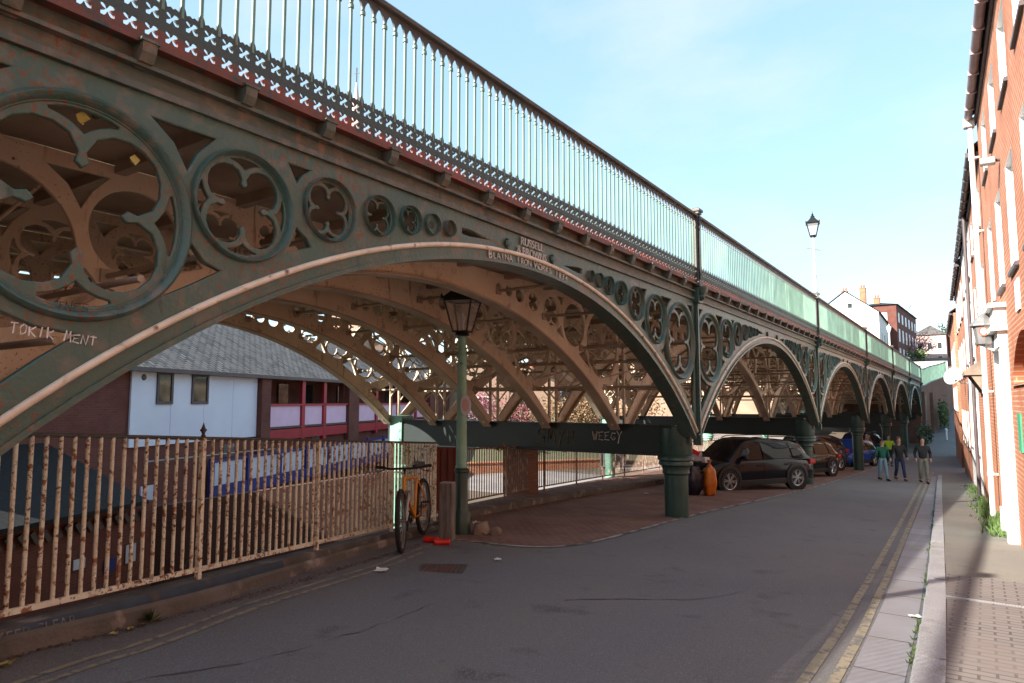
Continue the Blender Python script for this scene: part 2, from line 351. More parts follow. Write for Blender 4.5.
# yellow lines, both sides
LA = [(-4.4, 0), (-5.05, 2.12), (-5.22, 2.91), (-5.59, 4.04), (-5.97, 5.9), (-6.32, 6.99), (-6.5, 7.8), (-6.35, 8.02), (-5.8, 8.05)]
ribbon('yellow_line', cat([(x-.07, y) for x, y in LA]), .06, .004, 'yellow', **ST)
ribbon('yellow_line', cat([(x+.09, y) for x, y in LA[:6]]), .06, .004, 'yellow', **ST)
YR = [(-.95, -4), (-1.0, 5.2), (-1.07, 8.1), (-1.26, 13.3), (-2.0, 32.7), (-2.2, 40)]
ribbon('yellow_line', cat([(x-.10, y) for x, y in YR]), .075, .004, 'yellow', **ST)
ribbon('yellow_line', cat([(x+.07, y) for x, y in YR]), .075, .004, 'yellow', **ST)
# right side: gutter stones, kerb, pavement
GI = [(-10, -.62), (5.3, -.86), (8.2, -.93), (13, -1.13), (27, -1.62), (36, -1.98)]
GO = [(-10, -.22), (5.6, -.53), (8.5, -.62), (13.7, -.83), (26.9, -1.41), (36, -1.78)]
KI = [(-10, -.16), (5.6, -.49), (8.5, -.585), (13.7, -.80), (26.9, -1.385), (36, -1.76)]
KO = [(-10, .10), (5.7, -.29), (8.5, -.40), (13.7, -.63), (26.9, -1.22), (36, -1.60)]
strip('gutter_stones', fr(-10, 36), GI, GO, .004, 'flag', **ST)
b = MB(); y = -10.0; rnd = random.Random(3)
while y < 35.5:
    L = rnd.uniform(.8, 1.25); y1 = min(y+L, 36); h = .095 + rnd.uniform(-.006, .006)
    a0, a1, c0, c1 = lerp(KI, y)+rnd.uniform(-.01, .01), lerp(KI, y1), lerp(KO, y), lerp(KO, y1)
    b.loft([[(a0, y+.006, g(y)-.1), (c0, y+.006, g(y)-.1), (c0, y+.006, g(y)+h), (a0+.02, y+.006, g(y)+h), (a0, y+.006, g(y)+h-.025)],
            [(a1, y1-.006, g(y1)-.1), (c1, y1-.006, g(y1)-.1), (c1, y1-.006, g(y1)+h), (a1+.02, y1-.006, g(y1)+h), (a1, y1-.006, g(y1)+h-.025)]])
    y = y1
b.obj('kerb', 'kerb', **ST)
def wallx(y): return 1.0 - .045*y
strip('pavement_pavers', fr(-10, 9.85), KO, lambda y: wallx(y)+.3, .088, 'pavers', **ST)
strip('pavement', fr(9.85, 36), KO, lambda y: wallx(y)+.3, .087, 'asphalt2', **ST)
# darker moss joint between gutter stones and kerb
rm = random.Random(5)
b = MB()
for k in range(1500):
    y = 3 + 16*rm.random()**1.6; cl = .5 + .5*math.sin(y*2.1) + .5*math.sin(y*5.3)
    if cl < .35 + .6*rm.random(): continue
    x = (lerp(GO, y)+lerp(KI, y))/2 + rm.gauss(0, .018); z = g(y)
    h = rm.uniform(.01, .045); a = rm.uniform(0, 6.28); w = rm.uniform(.006, .014)
    b.face([(x+math.cos(a)*w, y+math.sin(a)*w, z), (x-math.cos(a)*w, y-math.sin(a)*w, z), (x+rm.gauss(0, .02), y+rm.gauss(0, .02), z+h)])
tag(b.obj('weeds', 'leafg', kind='stuff'), 'dark green moss and weeds in the joint along the kerb', 'weeds')
b = MB()
for k in range(1900):
    y = rm.uniform(14.2, 20.5) if k < 1400 else rm.uniform(20.5, 29); x = wallx(y) - abs(rm.gauss(0, .15)) - .01; z = g(y)+.088
    if y > 21.6 and x > wallx(y)-.02: continue
    h = rm.uniform(.04, .15)*(1 if y < 21 else .8); a = rm.uniform(0, 6.28); w = rm.uniform(.01, .022)
    b.face([(x+math.cos(a)*w, y+math.sin(a)*w, z), (x-math.cos(a)*w, y-math.sin(a)*w, z), (x+rm.gauss(0, .05), y+rm.gauss(0, .05), z+h)])
tag(b.obj('grass', 'grass', kind='stuff'), 'bright green grass growing along the foot of the brick terrace', 'grass')
# slotted drain across the pavement
t = thing('drain_channel', 'slotted steel drain channel crossing the brick pavement', 'drain', (-.42, 8.43, g(8.43)+.09), R(-3))
b = MB(); b.box((.55, 0, 0), (1.1, .07, .006)); b.obj('frame', 'steel', t)
b = MB()
for k in range(44): b.box((.02 + k*.0245, 0, .0035), (.011, .05, .004))
b.obj('grating', 'kerb', t)
# manhole-like worn patch and gully grate
t = thing('drain_grate', 'rusty road drain grate in front of the yellow bicycle', 'drain', (-5.35, 6.35, g(6.35)+.004), R(30))
b = MB(); b.box((0, 0, .002), (.55, .42, .006)); b.obj('frame', 'rail', t)
b = MB()
for k in range(9): b.box((-.22+.055*k, 0, .007), (.028, .36, .006))
b.obj('grating', 'redox', t)
# tar seams on the road
def seam(name, pts, w):
    pts = cat(pts, 8); b = MB(); pr = None; rr = random.Random(len(pts))
    for p in pts:
        ww = w*rr.uniform(.3, 1.3); jx = rr.gauss(0, w*.35)
        a = b.bm.verts.new((p[0]+jx, p[1]-ww/2+rr.gauss(0, w*.2), g(p[1])+.004)); c = b.bm.verts.new((p[0]+jx, p[1]+ww/2, g(p[1])+.004))
        if pr: b.bm.faces.new((pr[0], pr[1], c, a))
        pr = (a, c)
    b.obj(name, 'dkpaint', **ST)
seam('tar_seam', [(-4.6, 2.2), (-4.3, 3.1), (-4.25, 4.1), (-4.35, 5.0)], .05)
seam('tar_seam', [(-3.5, 6.0), (-3.1, 6.4), (-2.5, 6.9), (-2.2, 7.6)], .035)
seam('tar_seam', [(-3.1, 13.2), (-2.3, 12.6), (-1.8, 12.9)], .03)

# left kerb and fence plinth
FA, FB = Vector((-5.35, .75, -1.44)), Vector((-7.96, 9.3, -2.03))
def fp(t): return FA.lerp(FB, t)
KF = [(-6, -5.3), (0, -5.6), (2.05, -5.62), (3.58, -5.8), (6.74, -6.50), (8.2, -6.95), (9.5, -7.9)]
b = MB(); rings = []
FN = Vector((FB.y-FA.y, -(FB.x-FA.x), 0)).normalized()
for k in range(17):
    t = k/16; p = fp(t); z = g(p.y)
    out = min(max((lerp(KF, p.y) - p.x)*.97, .12), .34) if p.y < 9 else .12
    q = p + FN*out
    hk = .16*(1-t) + .06*t; j = .008*math.sin(k*2.3)
    rings.append([(p.x-FN.x*.25, p.y-FN.y*.25, -7.5), (q.x, q.y, z-.2), (q.x+j, q.y, z+hk-.03), (q.x-FN.x*.03+j, q.y, z+hk),
                  (p.x+FN.x*.10, p.y+FN.y*.10, p.z-.16+j), (p.x+FN.x*.06, p.y+FN.y*.06, p.z-.05), (p.x-FN.x*.14, p.y-FN.y*.14, p.z-.05)])
b.loft(rings)
o = b.obj('kerb_wall', 'conc'); tag(o, 'stained concrete kerb wall carrying the rusty cream railing', 'wall')
# blue painted band with its warning on the plinth
b = MB(); q0, q1 = fp(.0), fp(.5)
def bandpt(p, h): return Vector((p.x+FN.x*(.062+(.10-.06)*(1-h)), p.y+FN.y*(.062+.04*(1-h)), p.z-.16+.108*h)) + FN*.006 + Vector((0, 0, .004))
N = 10
for k in range(N):
    a, c = fp(.5*k/N), fp(.5*(k+1)/N)
    b.face([bandpt(a, .02), bandpt(c, .02), bandpt(c, .98), bandpt(a, .98)])
band = b.obj('painted_band', mat('faded_blue_paint', (.05, .075, .11), (.035, .05, .07), 5, .7, .1, over=[((.10, .075, .055), 4, .55, .7)]), o)
tm = text_mesh('KEEP CLEAR', .115, .001); pm = fp(.175)
ex = (FB-FA).normalized(); ez = (bandpt(pm, 1)-bandpt(pm, 0)).normalized(); en = ex.cross(ez)
ez = en.cross(ex)
mx = Matrix(((ex.x, ez.x, en.x, 0), (ex.y, ez.y, en.y, 0), (ex.z, ez.z, en.z, 0), (0, 0, 0, 1)))
base = bandpt(pm, .12) + en*.004
me = join_meshes([(tm, Matrix.Translation(base) @ mx)], 'lettering', mat('faded_lettering', (.22, .24, .25), (.08, .09, .11), 12, .8, 0)); put('lettering', me, band)
# raised kerb stones and strip behind the setts
MK = [(-7.85, 9.7), (-8.1, 11.5), (-8.4, 14.4), (-8.65, 19.5), (-8.9, 25.3), (-9.4, 36.6)]
b = MB(); pts = cat(MK, 5); rings = []
for (x, y) in pts:
    z = g(y); rings.append([(x, y, z-.1), (x, y, z+.12), (x-.03, y, z+.14), (x-.28, y, z+.14), (x-.28, y, z-.1)])
b.loft(rings); b.obj('kerb', 'conc', **ST)
b = MB(); rings = []
for (x, y) in pts:
    z = g(y); rings.append([(x-.28, y, z+.10), (fx(y)+.0, y, z+.13), (fx(y)-.2, y, z+.13), (fx(y)-.2, y, z-2.5), (x-.28, y, z-2.5)])
b.loft(rings); b.obj('raised_strip', 'setts', **ST)
# ------------------------------------------------------------------ the iron bridge
BAY, YC0, ZS = 12.3, 7.25, -.009
RA, CR = 8.85, 1.68; AC = CR - RA                       # intrados radius, crown, centre height
def arc_v(s, r=RA): return AC + math.sqrt(max(r*r - s*s, 0))
C7 = [(5.28, 1.19, .74), (4.11, 1.48, .445), (3.27, 1.655, .29), (2.67, 1.745, .20), (2.24, 1.80, .15), (1.91, 1.83, .115), (1.63, 1.85, .09)]
TOP = 2.07
bridge = thing('iron_bridge', 'long green cast iron bridge of six pierced arches crossing above the street', 'bridge')
def outline(foot_v, smax=6.13, base=None):
    s_f = math.sqrt(RA**2 - (foot_v-AC)**2) if foot_v > -.75 else 5.97
    s_f = min(s_f, 5.99)
    n = 40; arc = [(-s_f + 2*s_f*k/n, arc_v(-s_f + 2*s_f*k/n)) for k in range(n+1)]
    fb = arc[0][1]-.06
    return [(-smax, TOP), (-smax, fb), (-s_f-.03, fb)] + arc + [(s_f+.03, fb), (smax, fb), (smax, TOP)]
def sidetri(sg):
    """pierced triangles between the rings, the band and the pier"""
    T = []
    T.append([(4.90, 1.955), (4.34, 1.955), (4.50, 1.78), (4.585, 1.60), (4.70, 1.80)])
    T.append([(4.53, 1.12), (4.42, .99), (4.26, .945), (4.50, .80), (4.74, .665), (4.64, .90)])
    T.append([(6.00, .74), (5.80, .53), (5.50, .41), (5.22, .38), (5.46, .20), (6.00, -.26)])
    T.append([(6.00, 1.96), (5.66, 1.96), (5.86, 1.82), (6.00, 1.66)])
    T.append([(3.74, 1.97), (3.44, 1.97), (3.56, 1.88), (3.62, 1.78)])
    T.append([(3.62, 1.44), (3.50, 1.36), (3.44, 1.28), (3.74, 1.17), (3.66, 1.32)])
    return [[(p[0]*sg, p[1]) for p in t] for t in T]
def quatre(r, n=9):
    """quatrefoil opening with nubbed cusps (N,E,S,W) and the four voids behind them, for unit ring radius r"""
    d, rl, tt = .47, .39, .062
    k = d/math.sqrt(2); holes = []; main = []
    for q in range(4):
        base = 45 + 90*q; cx, cyy = d*math.cos(R(base))*1.0, d*math.sin(R(base))
        # lobe circle from cusp to cusp
        off = math.degrees(math.acos(k/rl))                  # angle where neighbouring lobes cross
        a0, a1 = base-135+off*1.0, base+135-off
        arcp = [(cx + rl*math.cos(R(a0 + (a1-a0)*i/n)), cyy + rl*math.sin(R(a0 + (a1-a0)*i/n))) for i in range(n+1)]
        main += arcp[1:-1]
        ca = R(base+45); tip = .37; w = .032
        ux, uy = math.cos(ca), math.sin(ca)
        main += [(ux*(tip+.13)+uy*w*.6, uy*(tip+.13)-ux*w*.6), (ux*(tip+.04)+uy*w*1.3, uy*(tip+.04)-ux*w*1.3), (ux*tip, uy*tip), (ux*(tip+.04)-uy*w*1.3, uy*(tip+.04)+ux*w*1.3), (ux*(tip+.13)-uy*w*.6, uy*(tip+.13)+ux*w*.6)]
        # void between the lobes and the ring
        ro = rl + tt; hh = k + math.sqrt(ro*ro - k*k)
        v = [(hh*ux, hh*uy)]
        for j in (1, -1):
            pts = []
            for i in range(1, 7):
                # walk along the outer lobe circle towards the ring
                bb = R(base if j == 1 else base+90); lx, ly = d*math.cos(bb), d*math.sin(bb)
                st = math.atan2(hh*uy-ly, hh*ux-lx); en = bb + (R(28) if j == 1 else -R(28))
                dd = (en - st + math.pi) % (2*math.pi) - math.pi
                a = st + dd*i/6; px, py = lx + ro*math.cos(a), ly + ro*math.sin(a)
                L = math.hypot(px, py)
                if L < .86: pts.append((px, py))
            if j == 1: first = pts
            else: second = pts
        aa = math.atan2(first[-1][1], first[-1][0]) if first else ca-.3; ab = math.atan2(second[-1][1], second[-1][0]) if second else ca+.3
        dd = (ab - aa + math.pi) % (2*math.pi) - math.pi
        top = [(.885*math.cos(aa + dd*i/6), .885*math.sin(aa + dd*i/6)) for i in range(7)]
        holes.append(v + first + top + second[::-1])
    return [(x*r, y*r) for x, y in main], [[(x*r, y*r) for x, y in h] for h in holes]
def facade_bay():
    holes = []
    for sg in (-1, 1):
        for (s, v, r) in C7[:5]: holes.append(circ(s*sg, v, r*.92, 48 if r > .3 else 24))
        holes += sidetri(sg)
        holes.append([(sg*1.40, 1.93), (sg*1.40, 1.84), (sg*1.25, 1.835), (sg*.72, 1.885), (sg*1.25, 1.93)])
    return plate('spandrel', outline(-.62), holes, .07, .012, 'green', -4.72)
SP = shear(facade_bay())
def ring_mesh(r):
    b = MB(); q = r/.74 if r > .3 else r/.5
    p = [(r*.885, -.05), (r*.885, .0), (r*.895, .012), (r*.905, .012), (r*.925, .045), (r*.96, .062), (r*.99, .045), (r*1.0, .004), (r*1.0, -.03)]
    b.lathe(p, seg=64 if r > .3 else 32, axis='X', close=True); return b.mesh('roundel', 'green', smooth=50)
RINGS = [ring_mesh(r) for (_, _, r) in C7]
TR = []
for (s, v, r) in C7[:5]:
    m_, h_ = quatre(r*.99)
    TR.append(plate('tracery', circ(0, 0, r*.93, 48), [m_] + h_, .045 if r > .2 else .03, .01 if r > .25 else .004, 'green'))
b = MB(); b.lathe([(.001, .0), (.05, .0), (.075, -.03)], seg=20, axis='X'); DISC = b.mesh('boss', 'green', smooth=40)
# arch soffit flange and bead
def arch_strip(r, x0, x1, th, name, m, smax, n=48):
    b = MB(); rings = []
    for k in range(n+1):
        s = -smax + 2*smax*k/n; a = math.asin(s/r)
        for rr in (): pass
        def P(rr): return (rr*math.sin(a), AC + rr*math.cos(a))
        i, o = P(r), P(r+th); rings.append([(x0, *i), (x1, *i), (x1, *o), (x0, *o)])
    b.loft(rings); return shear(b.mesh(name, m, smooth=30))
SOF = arch_strip(RA-.012, -4.95, -4.665, .04, 'arch_flange', 'green', 5.98)
def bead_mesh():
    b = MB(); n = 60; sm = 6.1; r = RA+.145
    pts = [( -4.675, r*math.sin(math.asin(-sm/r + 2*sm*k/n/r)), AC + math.sqrt(r*r-(-sm+2*sm*k/n)**2)) for k in range(n+1)]
    b.tube(pts, .027, 8); return shear(b.mesh('arch_moulding', 'bead', smooth=60))
BEAD = bead_mesh()
# interior ribs
def rib_bay():
    holes = []
    for sg in (-1, 1):
        for (s, v, r) in C7: holes.append(circ(s*sg, v, r*(.93 if r > .25 else .85), 40 if r > .3 else 20))
        T = sidetri(sg); T = [T[0], T[1], T[3], T[4], T[5]]
        T.append([(sg*u, v) for u, v in [(5.97, .62), (5.86, .47), (5.60, .36), (5.22, .32), (5.48, .10), (5.97, -.34)]])
        holes += T
    return plate('rib', outline(-.40, 6.02), holes, .05, .006, 'tan')
RIB = shear(rib_bay())
RIBF = arch_strip(RA-.01, -.11, .11, .03, 'rib_flange', 'soffit', 5.86)
RIBT = []
for (s, v, r) in C7[:4]:
    m_, h_ = quatre(r*1.02, 6)
    RIBT.append(plate('tracery', circ(0, 0, r*.95, 32), [m_] + h_, .03, .004, 'tan'))
RX = [-6.36, -8.05, -9.7, -11.38, -12.98]
def cornice_bay():
    b = MB(); H = 6.15
    b.box((-4.70, 0, 2.105), (.10, 2*H, .05))          # lower string
    b.box((-4.72, 0, 2.185), (.05, 2*H, .11))
    b.box((-4.685, 0, 2.255), (.12, 2*H, .03))         # upper string
    b.box((-4.72, 0, 2.33), (.04, 2*H, .14))
    return shear(b.mesh('fascia', 'fascia'))
FAS = cornice_bay()
b = MB(); b.box((-4.67, 0, 2.415), (.13, 12.3, .035)); b.box((-4.60, 0, 2.40), (.03, 12.3, .03)); LEDGE = shear(b.mesh('cornice_ledge', 'redox'))
b = MB(); b.prism([(-4.71, .03), (-4.71, -.12), (-4.67, -.13), (-4.63, -.10), (-4.60, -.10), (-4.56, -.04), (-4.55, .03)], -.05, .05, 'y'); b.box((-4.64, 0, .035), (.20, .13, .02)); BRK = b.mesh('bracket', 'fascia')
# parapet pieces
W = BAY/85
def pierced(n=85):
    zb, h = 2.44, .147; o = [(-n*W/2, zb)]; top = zb + 2*h + .012; holes = []
    for k in range(n, 0, -1):
        u1 = -n*W/2 + k*W; u0 = u1 - W; c = (u0+u1)/2
        if k == n: o.append((u1, zb)); o.append((u1, top+.09))
        o += [(c+W*.30, top), (c+W*.12, top+.012), (c+.0, top+.0), (c-W*.12, top+.012), (c-W*.30, top), (u0+.022, top+.03), (u0+.012, top+.05), (u0, top+.10)]
    for k in range(n):
        c = -n*W/2 + (k+.5)*W
        for row in range(2):
            v = zb + .012 + h*(row+.5); a, w2 = .052, .011; P = []
            for q in range(4):
                an = R(45+90*q); ux, uy = math.cos(an), math.sin(an)
                for (al, ww) in ((.030, -.0165), (.048, -.0165), (.062, 0), (.048, .0165), (.030, .0165)): P.append((c+ux*al - uy*-ww, v+uy*al + ux*-ww) if False else (c+ux*al + uy*-ww, v+uy*al - ux*-ww))
                bn = R(90+90*q); P += [(c+math.cos(bn)*.013, v+math.sin(bn)*.013)]
            holes.append(P)
    return plate('pierced_panel', o, holes, .022, 0, 'redox', -4.64)
PIER_ = shear(pierced())
MT_two = MT['redox']
def two_tone():
    """lower row red oxide, upper row dark green: split by height inside one material"""
    m = MT['redox'].copy(); m.name = 'pierced_panel_paint'; n = m.node_tree.nodes; l = m.node_tree.links; bs = n['Principled BSDF']
    src = bs.inputs['Base Color'].links[0].from_socket
    tc = n.new('ShaderNodeTexCoord'); sp = n.new('ShaderNodeSeparateXYZ'); l.new(tc.outputs['Object'], sp.inputs[0])
    ma = n.new('ShaderNodeMath'); ma.operation = 'MULTIPLY_ADD'; ma.inputs[1].default_value = .009; l.new(sp.outputs[1], ma.inputs[0]); l.new(sp.outputs[2], ma.inputs[2])
    mr = n.new('ShaderNodeMapRange'); mr.inputs[1].default_value = 2.53; mr.inputs[2].default_value = 2.56; l.new(ma.outputs[0], mr.inputs[0])
    mx = n.new('ShaderNodeMix'); mx.data_type = 'RGBA'; l.new(mr.outputs[0], mx.inputs[0]); l.new(src, mx.inputs[6]); mx.inputs[7].default_value = (.05, .068, .062, 1)
    l.new(mx.outputs[2], bs.inputs['Base Color']); return m
PIER_.materials.clear(); PIER_.materials.append(two_tone())
def scallops(n=85):
    t = 3.80; o = [(n*W/2, t), (-n*W/2, t)]
    for k in range(n):
        u0 = -n*W/2 + k*W
        o += [(u0, t-.18), (u0+.026, t-.165), (u0+.014, t-.145), (u0+.024, t-.10), (u0+W*.33, t-.06), (u0+W*.5, t-.02), (u0+W*.67, t-.06), (u0+W-.024, t-.10), (u0+W-.014, t-.145), (u0+W-.026, t-.165)]
    o.append((n*W/2, t-.18)); return plate('rail_cresting', o, [], .02, 0, 'rail', -4.64)
SCAL = shear(scallops())
b = MB(); b.prism([(-4.70, 3.80), (-4.71, 3.83), (-4.68, 3.865), (-4.60, 3.865), (-4.57, 3.83), (-4.58, 3.80)], -6.15, 6.15, 'y'); HR = shear(b.mesh('handrail', 'rail'))
b = MB(); b.cyl((-4.64, 0, 2.71), (-4.64, 0, 3.68), .0160, seg=10); b.cyl((-4.64, 0, 3.60), (-4.64, 0, 3.63), .026, seg=10); BAL = b.mesh('baluster', 'bal', smooth=40)
def bal_many(n=85):
    b = MB()
    for k in range(n):
        s = -n*W/2 + k*W; z = ZS*s
        b.cyl((-4.64, s, 2.71+z), (-4.64, s, 3.68+z), .0160, seg=6, caps=False)
    return b.mesh('baluster', 'bal', smooth=60)
BALM = bal_many()
# deck
b = MB(); b.box((-8.85, 0, 2.16), (8.24, 12.3, .10))
DECK = shear(b.mesh('deck', 'soffit'))
b = MB()
for k in range(10): b.box((-8.85, -5.5+k*1.22, 2.06), (8.1, .10, .12))
CB = shear(b.mesh('cross_beam', 'soffit'))
b = MB(); b.box((-8.85, 0, 2.24), (6.9, 12.3, .06)); DTOP = shear(b.mesh('deck_surface', 'asphalt'))
PP = []
for i in range(6):
    yc, zc = YC0 + i*BAY, i*BAY*ZS
    L = (0, yc, zc)
    sp = put('spandrel', SP, bridge, L)
    for sg in (-1, 1):
        for j, (s, v, r) in enumerate(C7):
            s2 = s*sg; ro = put('roundel', RINGS[j], sp, (-4.70, s2, v + ZS*s2))
            if j < 5: put('tracery', TR[j], sp, (-4.72, s2, v + ZS*s2))
            else: put('boss', DISC, sp, (-4.685, s2, v + ZS*s2))
            if j == 4 and False: pass
        bo = MB(); bo.lathe([(.001, .05), (.03, .05), (.052, .03), (.055, 0)], seg=12, axis='X'); bo.box((.02, 0, 0), (.05, .04, .12)); bo.box((.02, 0, 0), (.05, .12, .04))
        bo.obj('rosette', 'dark', sp, (-4.69, .53*sg, 1.905 + ZS*.53*sg), smooth=40)
    put('arch_flange', SOF, bridge, L); put('arch_moulding', BEAD, bridge, L)
    fa = put('fascia', FAS, bridge, L); put('cornice_ledge', LEDGE, bridge, L)
    for k in range(15):
        s = -5.75 + k*.79
        if s < 5.8: put('bracket', BRK, fa, (0, s, 2.362 + ZS*s))
    pa = put('handrail', HR, bridge, L); put('rail_cresting', SCAL, pa); put('pierced_panel', PIER_, pa)
    if i == 0:
        for k in range(1, 85):
            s = -85*W/2 + k*W; put('baluster', BAL, pa, (0, s, ZS*s))
    else: PP.append(put('baluster', BALM, pa, (0, 0, 0), kind='stuff'))
    # far parapet
    pf = put('far_handrail', HR, bridge, (-8.5, yc, zc)); put('baluster', BALM, pf, (0, 0, 0), kind='stuff'); put('pierced_panel', PIER_, pf)
    for x in RX:
        rb = put('rib', RIB, bridge, (x, yc, zc)); put('rib_flange', RIBF, rb)
        if i < 3:
            for sg in (-1, 1):
                for j in ((1, 2, 3) if x != RX[-1] else (0, 1, 2, 3)):
                    s2 = C7[j][0]*sg
                    if x == RX[-1] or j != 1 or x in (RX[1], RX[3]): put('tracery', RIBT[j], rb, (0, s2, C7[j][1] + ZS*s2))
    put('deck', DECK, bridge, L); put('cross_beam', CB, bridge, L, kind='stuff'); put('deck_surface', DTOP, bridge, L)
    # tie rods across and light bracing
    for sg in (-1, 1):
        for (s, v) in ((5.35, .33), (4.35, 1.06), (3.0, 1.52), (5.97, 1.25), (4.85, .80), (1.6, 1.78)):
            b = MB(); b.cyl((-4.75, s*sg, v+ZS*s*sg), (-13.0, s*sg, v+ZS*s*sg), .026, seg=8)
            for x in RX: b.box((x, s*sg, v+ZS*s*sg), (.11, .12, .12))
            b.obj('tie_rod', 'soffit', bridge, L, smooth=50)
    for x0, x1 in zip([-4.78] + RX, RX):
        for sg in (-1, 1):
            if x0 == -4.78 and sg < 0: continue
            b = MB(); s = 5.97*sg
            b.cyl((x0, s, 1.85), (x1, s, .1), .018, seg=6); b.cyl((x1, s, 1.85), (x0, s, .1), .018, seg=6)
            b.obj('cross_brace', 'tan', bridge, L)
            if i < 3:
                b = MB(); s = 4.85*sg; b.cyl((x0, s, 1.85), (x1, s+.5*sg, .85), .016, seg=6); b.cyl((x1, s, 1.85), (x0, s+.5*sg, .85), .016, seg=6); b.cyl((x0, 5.9*sg, .9), (x1, 5.2*sg, .45), .016, seg=6); b.obj('cross_brace', 'tan', bridge, L)
for k_ in (1, 2):
    L = (0, YC0-k_*BAY, -k_*BAY*ZS)
    pa = put('handrail', HR, bridge, L); put('rail_cresting', SCAL, pa); put('pierced_panel', PIER_, pa); put('baluster', BALM, pa, kind='stuff'); put('cornice_ledge', LEDGE, bridge, L)
    pf = put('far_handrail', HR, bridge, (-8.5, L[1], L[2])); put('baluster', BALM, pf, kind='stuff'); put('pierced_panel', PIER_, pf)
# piers
def column(parent, x, y, z0, ztop, r=.235, pale=False):
    m = 'pale' if pale else 'dark'
    b = MB(); zr = ztop - .62
    b.lathe([(r*1.42, zr+.62), (r*1.42, zr+.10), (r*1.36, zr+.06), (r*1.52, zr+.03), (r*1.56, zr-.02), (r*1.40, zr-.05), (r*1.46, zr-.08), (r*1.46, zr-.12), (r*1.22, zr-.16), (r*1.12, zr-.24), (r*1.16, zr-.27), (r*1.16, zr-.29), (r*1.02, zr-.33), (r, z0)], (x, y, 0), seg=32)
    o = b.obj('column', m, parent, smooth=35)
    b = MB()
    for k in range(8):
        a = k*math.pi/4; b.cyl((x+r*1.38*math.cos(a), y+r*1.38*math.sin(a), zr+.28), (x+r*1.47*math.cos(a), y+r*1.47*math.sin(a), zr+.28), .022, seg=8)
    b.obj('bolt', m, o, kind='stuff')
for i in range(7):
    y = 1.1 + i*BAY; zc = (i-.5)*BAY*ZS; gz = g(y)
    b = MB(); b.box((-9.1, y, -.745+zc), (7.9, .34, .58)); b.box((-9.1, y, -.445+zc), (7.9, .42, .035)); b.box((-9.1, y, -1.035+zc), (7.9, .42, .035)); b.obj('pier_beam', 'beam', bridge)
    if 0 < i < 6:
        column(bridge, -5.18, y+.05, gz-.1, -.48+zc)
        column(bridge, -12.72, y, hleft(-12.7, y)-.1, -1.03+zc, .20, True)
        b = MB(); b.box((-12.72, y, -.70+zc), (.42, .46, .74), bev=.015)
        for q in (-.22, 0, .22): b.cyl((-12.58, y-.22, -.7+q+zc), (-12.58, y-.25, -.7+q+zc), .03, seg=8); b.cyl((-12.5, y-.1, -.7+q+zc), (-12.48, y-.1, -.7+q+zc), .03, seg=8)
        b.obj('bearing_block', 'pale', bridge)
    # pilaster and post on the street face
    b = MB(); b.box((-4.70, y, .72+zc), (.12, .15, 2.7)); b.box((-4.66, y, .74+zc), (.08, .07, 2.66)); b.box((-4.69, y, -.72+zc), (.16, .12, .2)); b.box((-4.64, y, 2.18+zc), (.16, .26, .32), bev=.02)
    pl = b.obj('pilaster', 'dark', bridge)
    b = MB(); b.box((-4.64, y, 3.12+zc), (.12, .12, 1.42)); b.box((-4.64, y, 2.42+zc), (.19, .19, .12), bev=.01); b.box((-4.64, y, 3.87+zc), (.20, .20, .05)); b.box((-4.64, y, 3.92+zc), (.25, .25, .05)); b.box((-4.64, y, 3.955+zc), (.17, .17, .04)); b.cyl((-4.56, y, 2.5+zc), (-4.56, y, 3.8+zc), .02, seg=10)
    b.obj('parapet_post', 'rail', bridge)
    b = MB(); b.lathe([(.001, -.28), (.05, -.26), (.085, -.2), (.07, -.16), (.12, -.1), (.13, 0)], (-4.56, y, 2.34+zc), seg=16); b.obj('pendant', 'dark', bridge, smooth=40)
# lettering on the crown of the first arch
rot = Matrix(((0, 0, 1, 0), (1, 0, 0, 0), (0, 1, 0, 0), (0, 0, 0, 1)))
LET = mat('worn_white_letters', (.62, .58, .52), (.36, .32, .28), 12, .6, 0)
for w_, sz_, z_ in (('RUSSELL', .145, 1.955), ('& BROWNS', .135, 1.835)): put('lettering', join_meshes([(text_mesh(w_, sz_), Matrix.Translation((-4.665, YC0+.02, z_)) @ rot)], 'lettering', LET), bridge)
items = []
txt = 'BLAINA IRON WORKS 1834'; span = 1.86
for k, ch in enumerate(txt):
    if ch == ' ': continue
    s = -.92 + span*(k+.5)/len(txt); big = ch in 'BIW' and (k == 0 or txt[k-1] == ' ')
    rr = RA + .028; a = math.asin(s/rr)
    items.append((text_mesh(ch, .135 if big else .115), Matrix.Translation((-4.672, YC0+rr*math.sin(a), AC+rr*math.cos(a)+ZS*s)) @ Matrix.Rotation(-a, 4, 'X') @ rot))
put('lettering', join_meshes(items, 'lettering', LET), bridge)
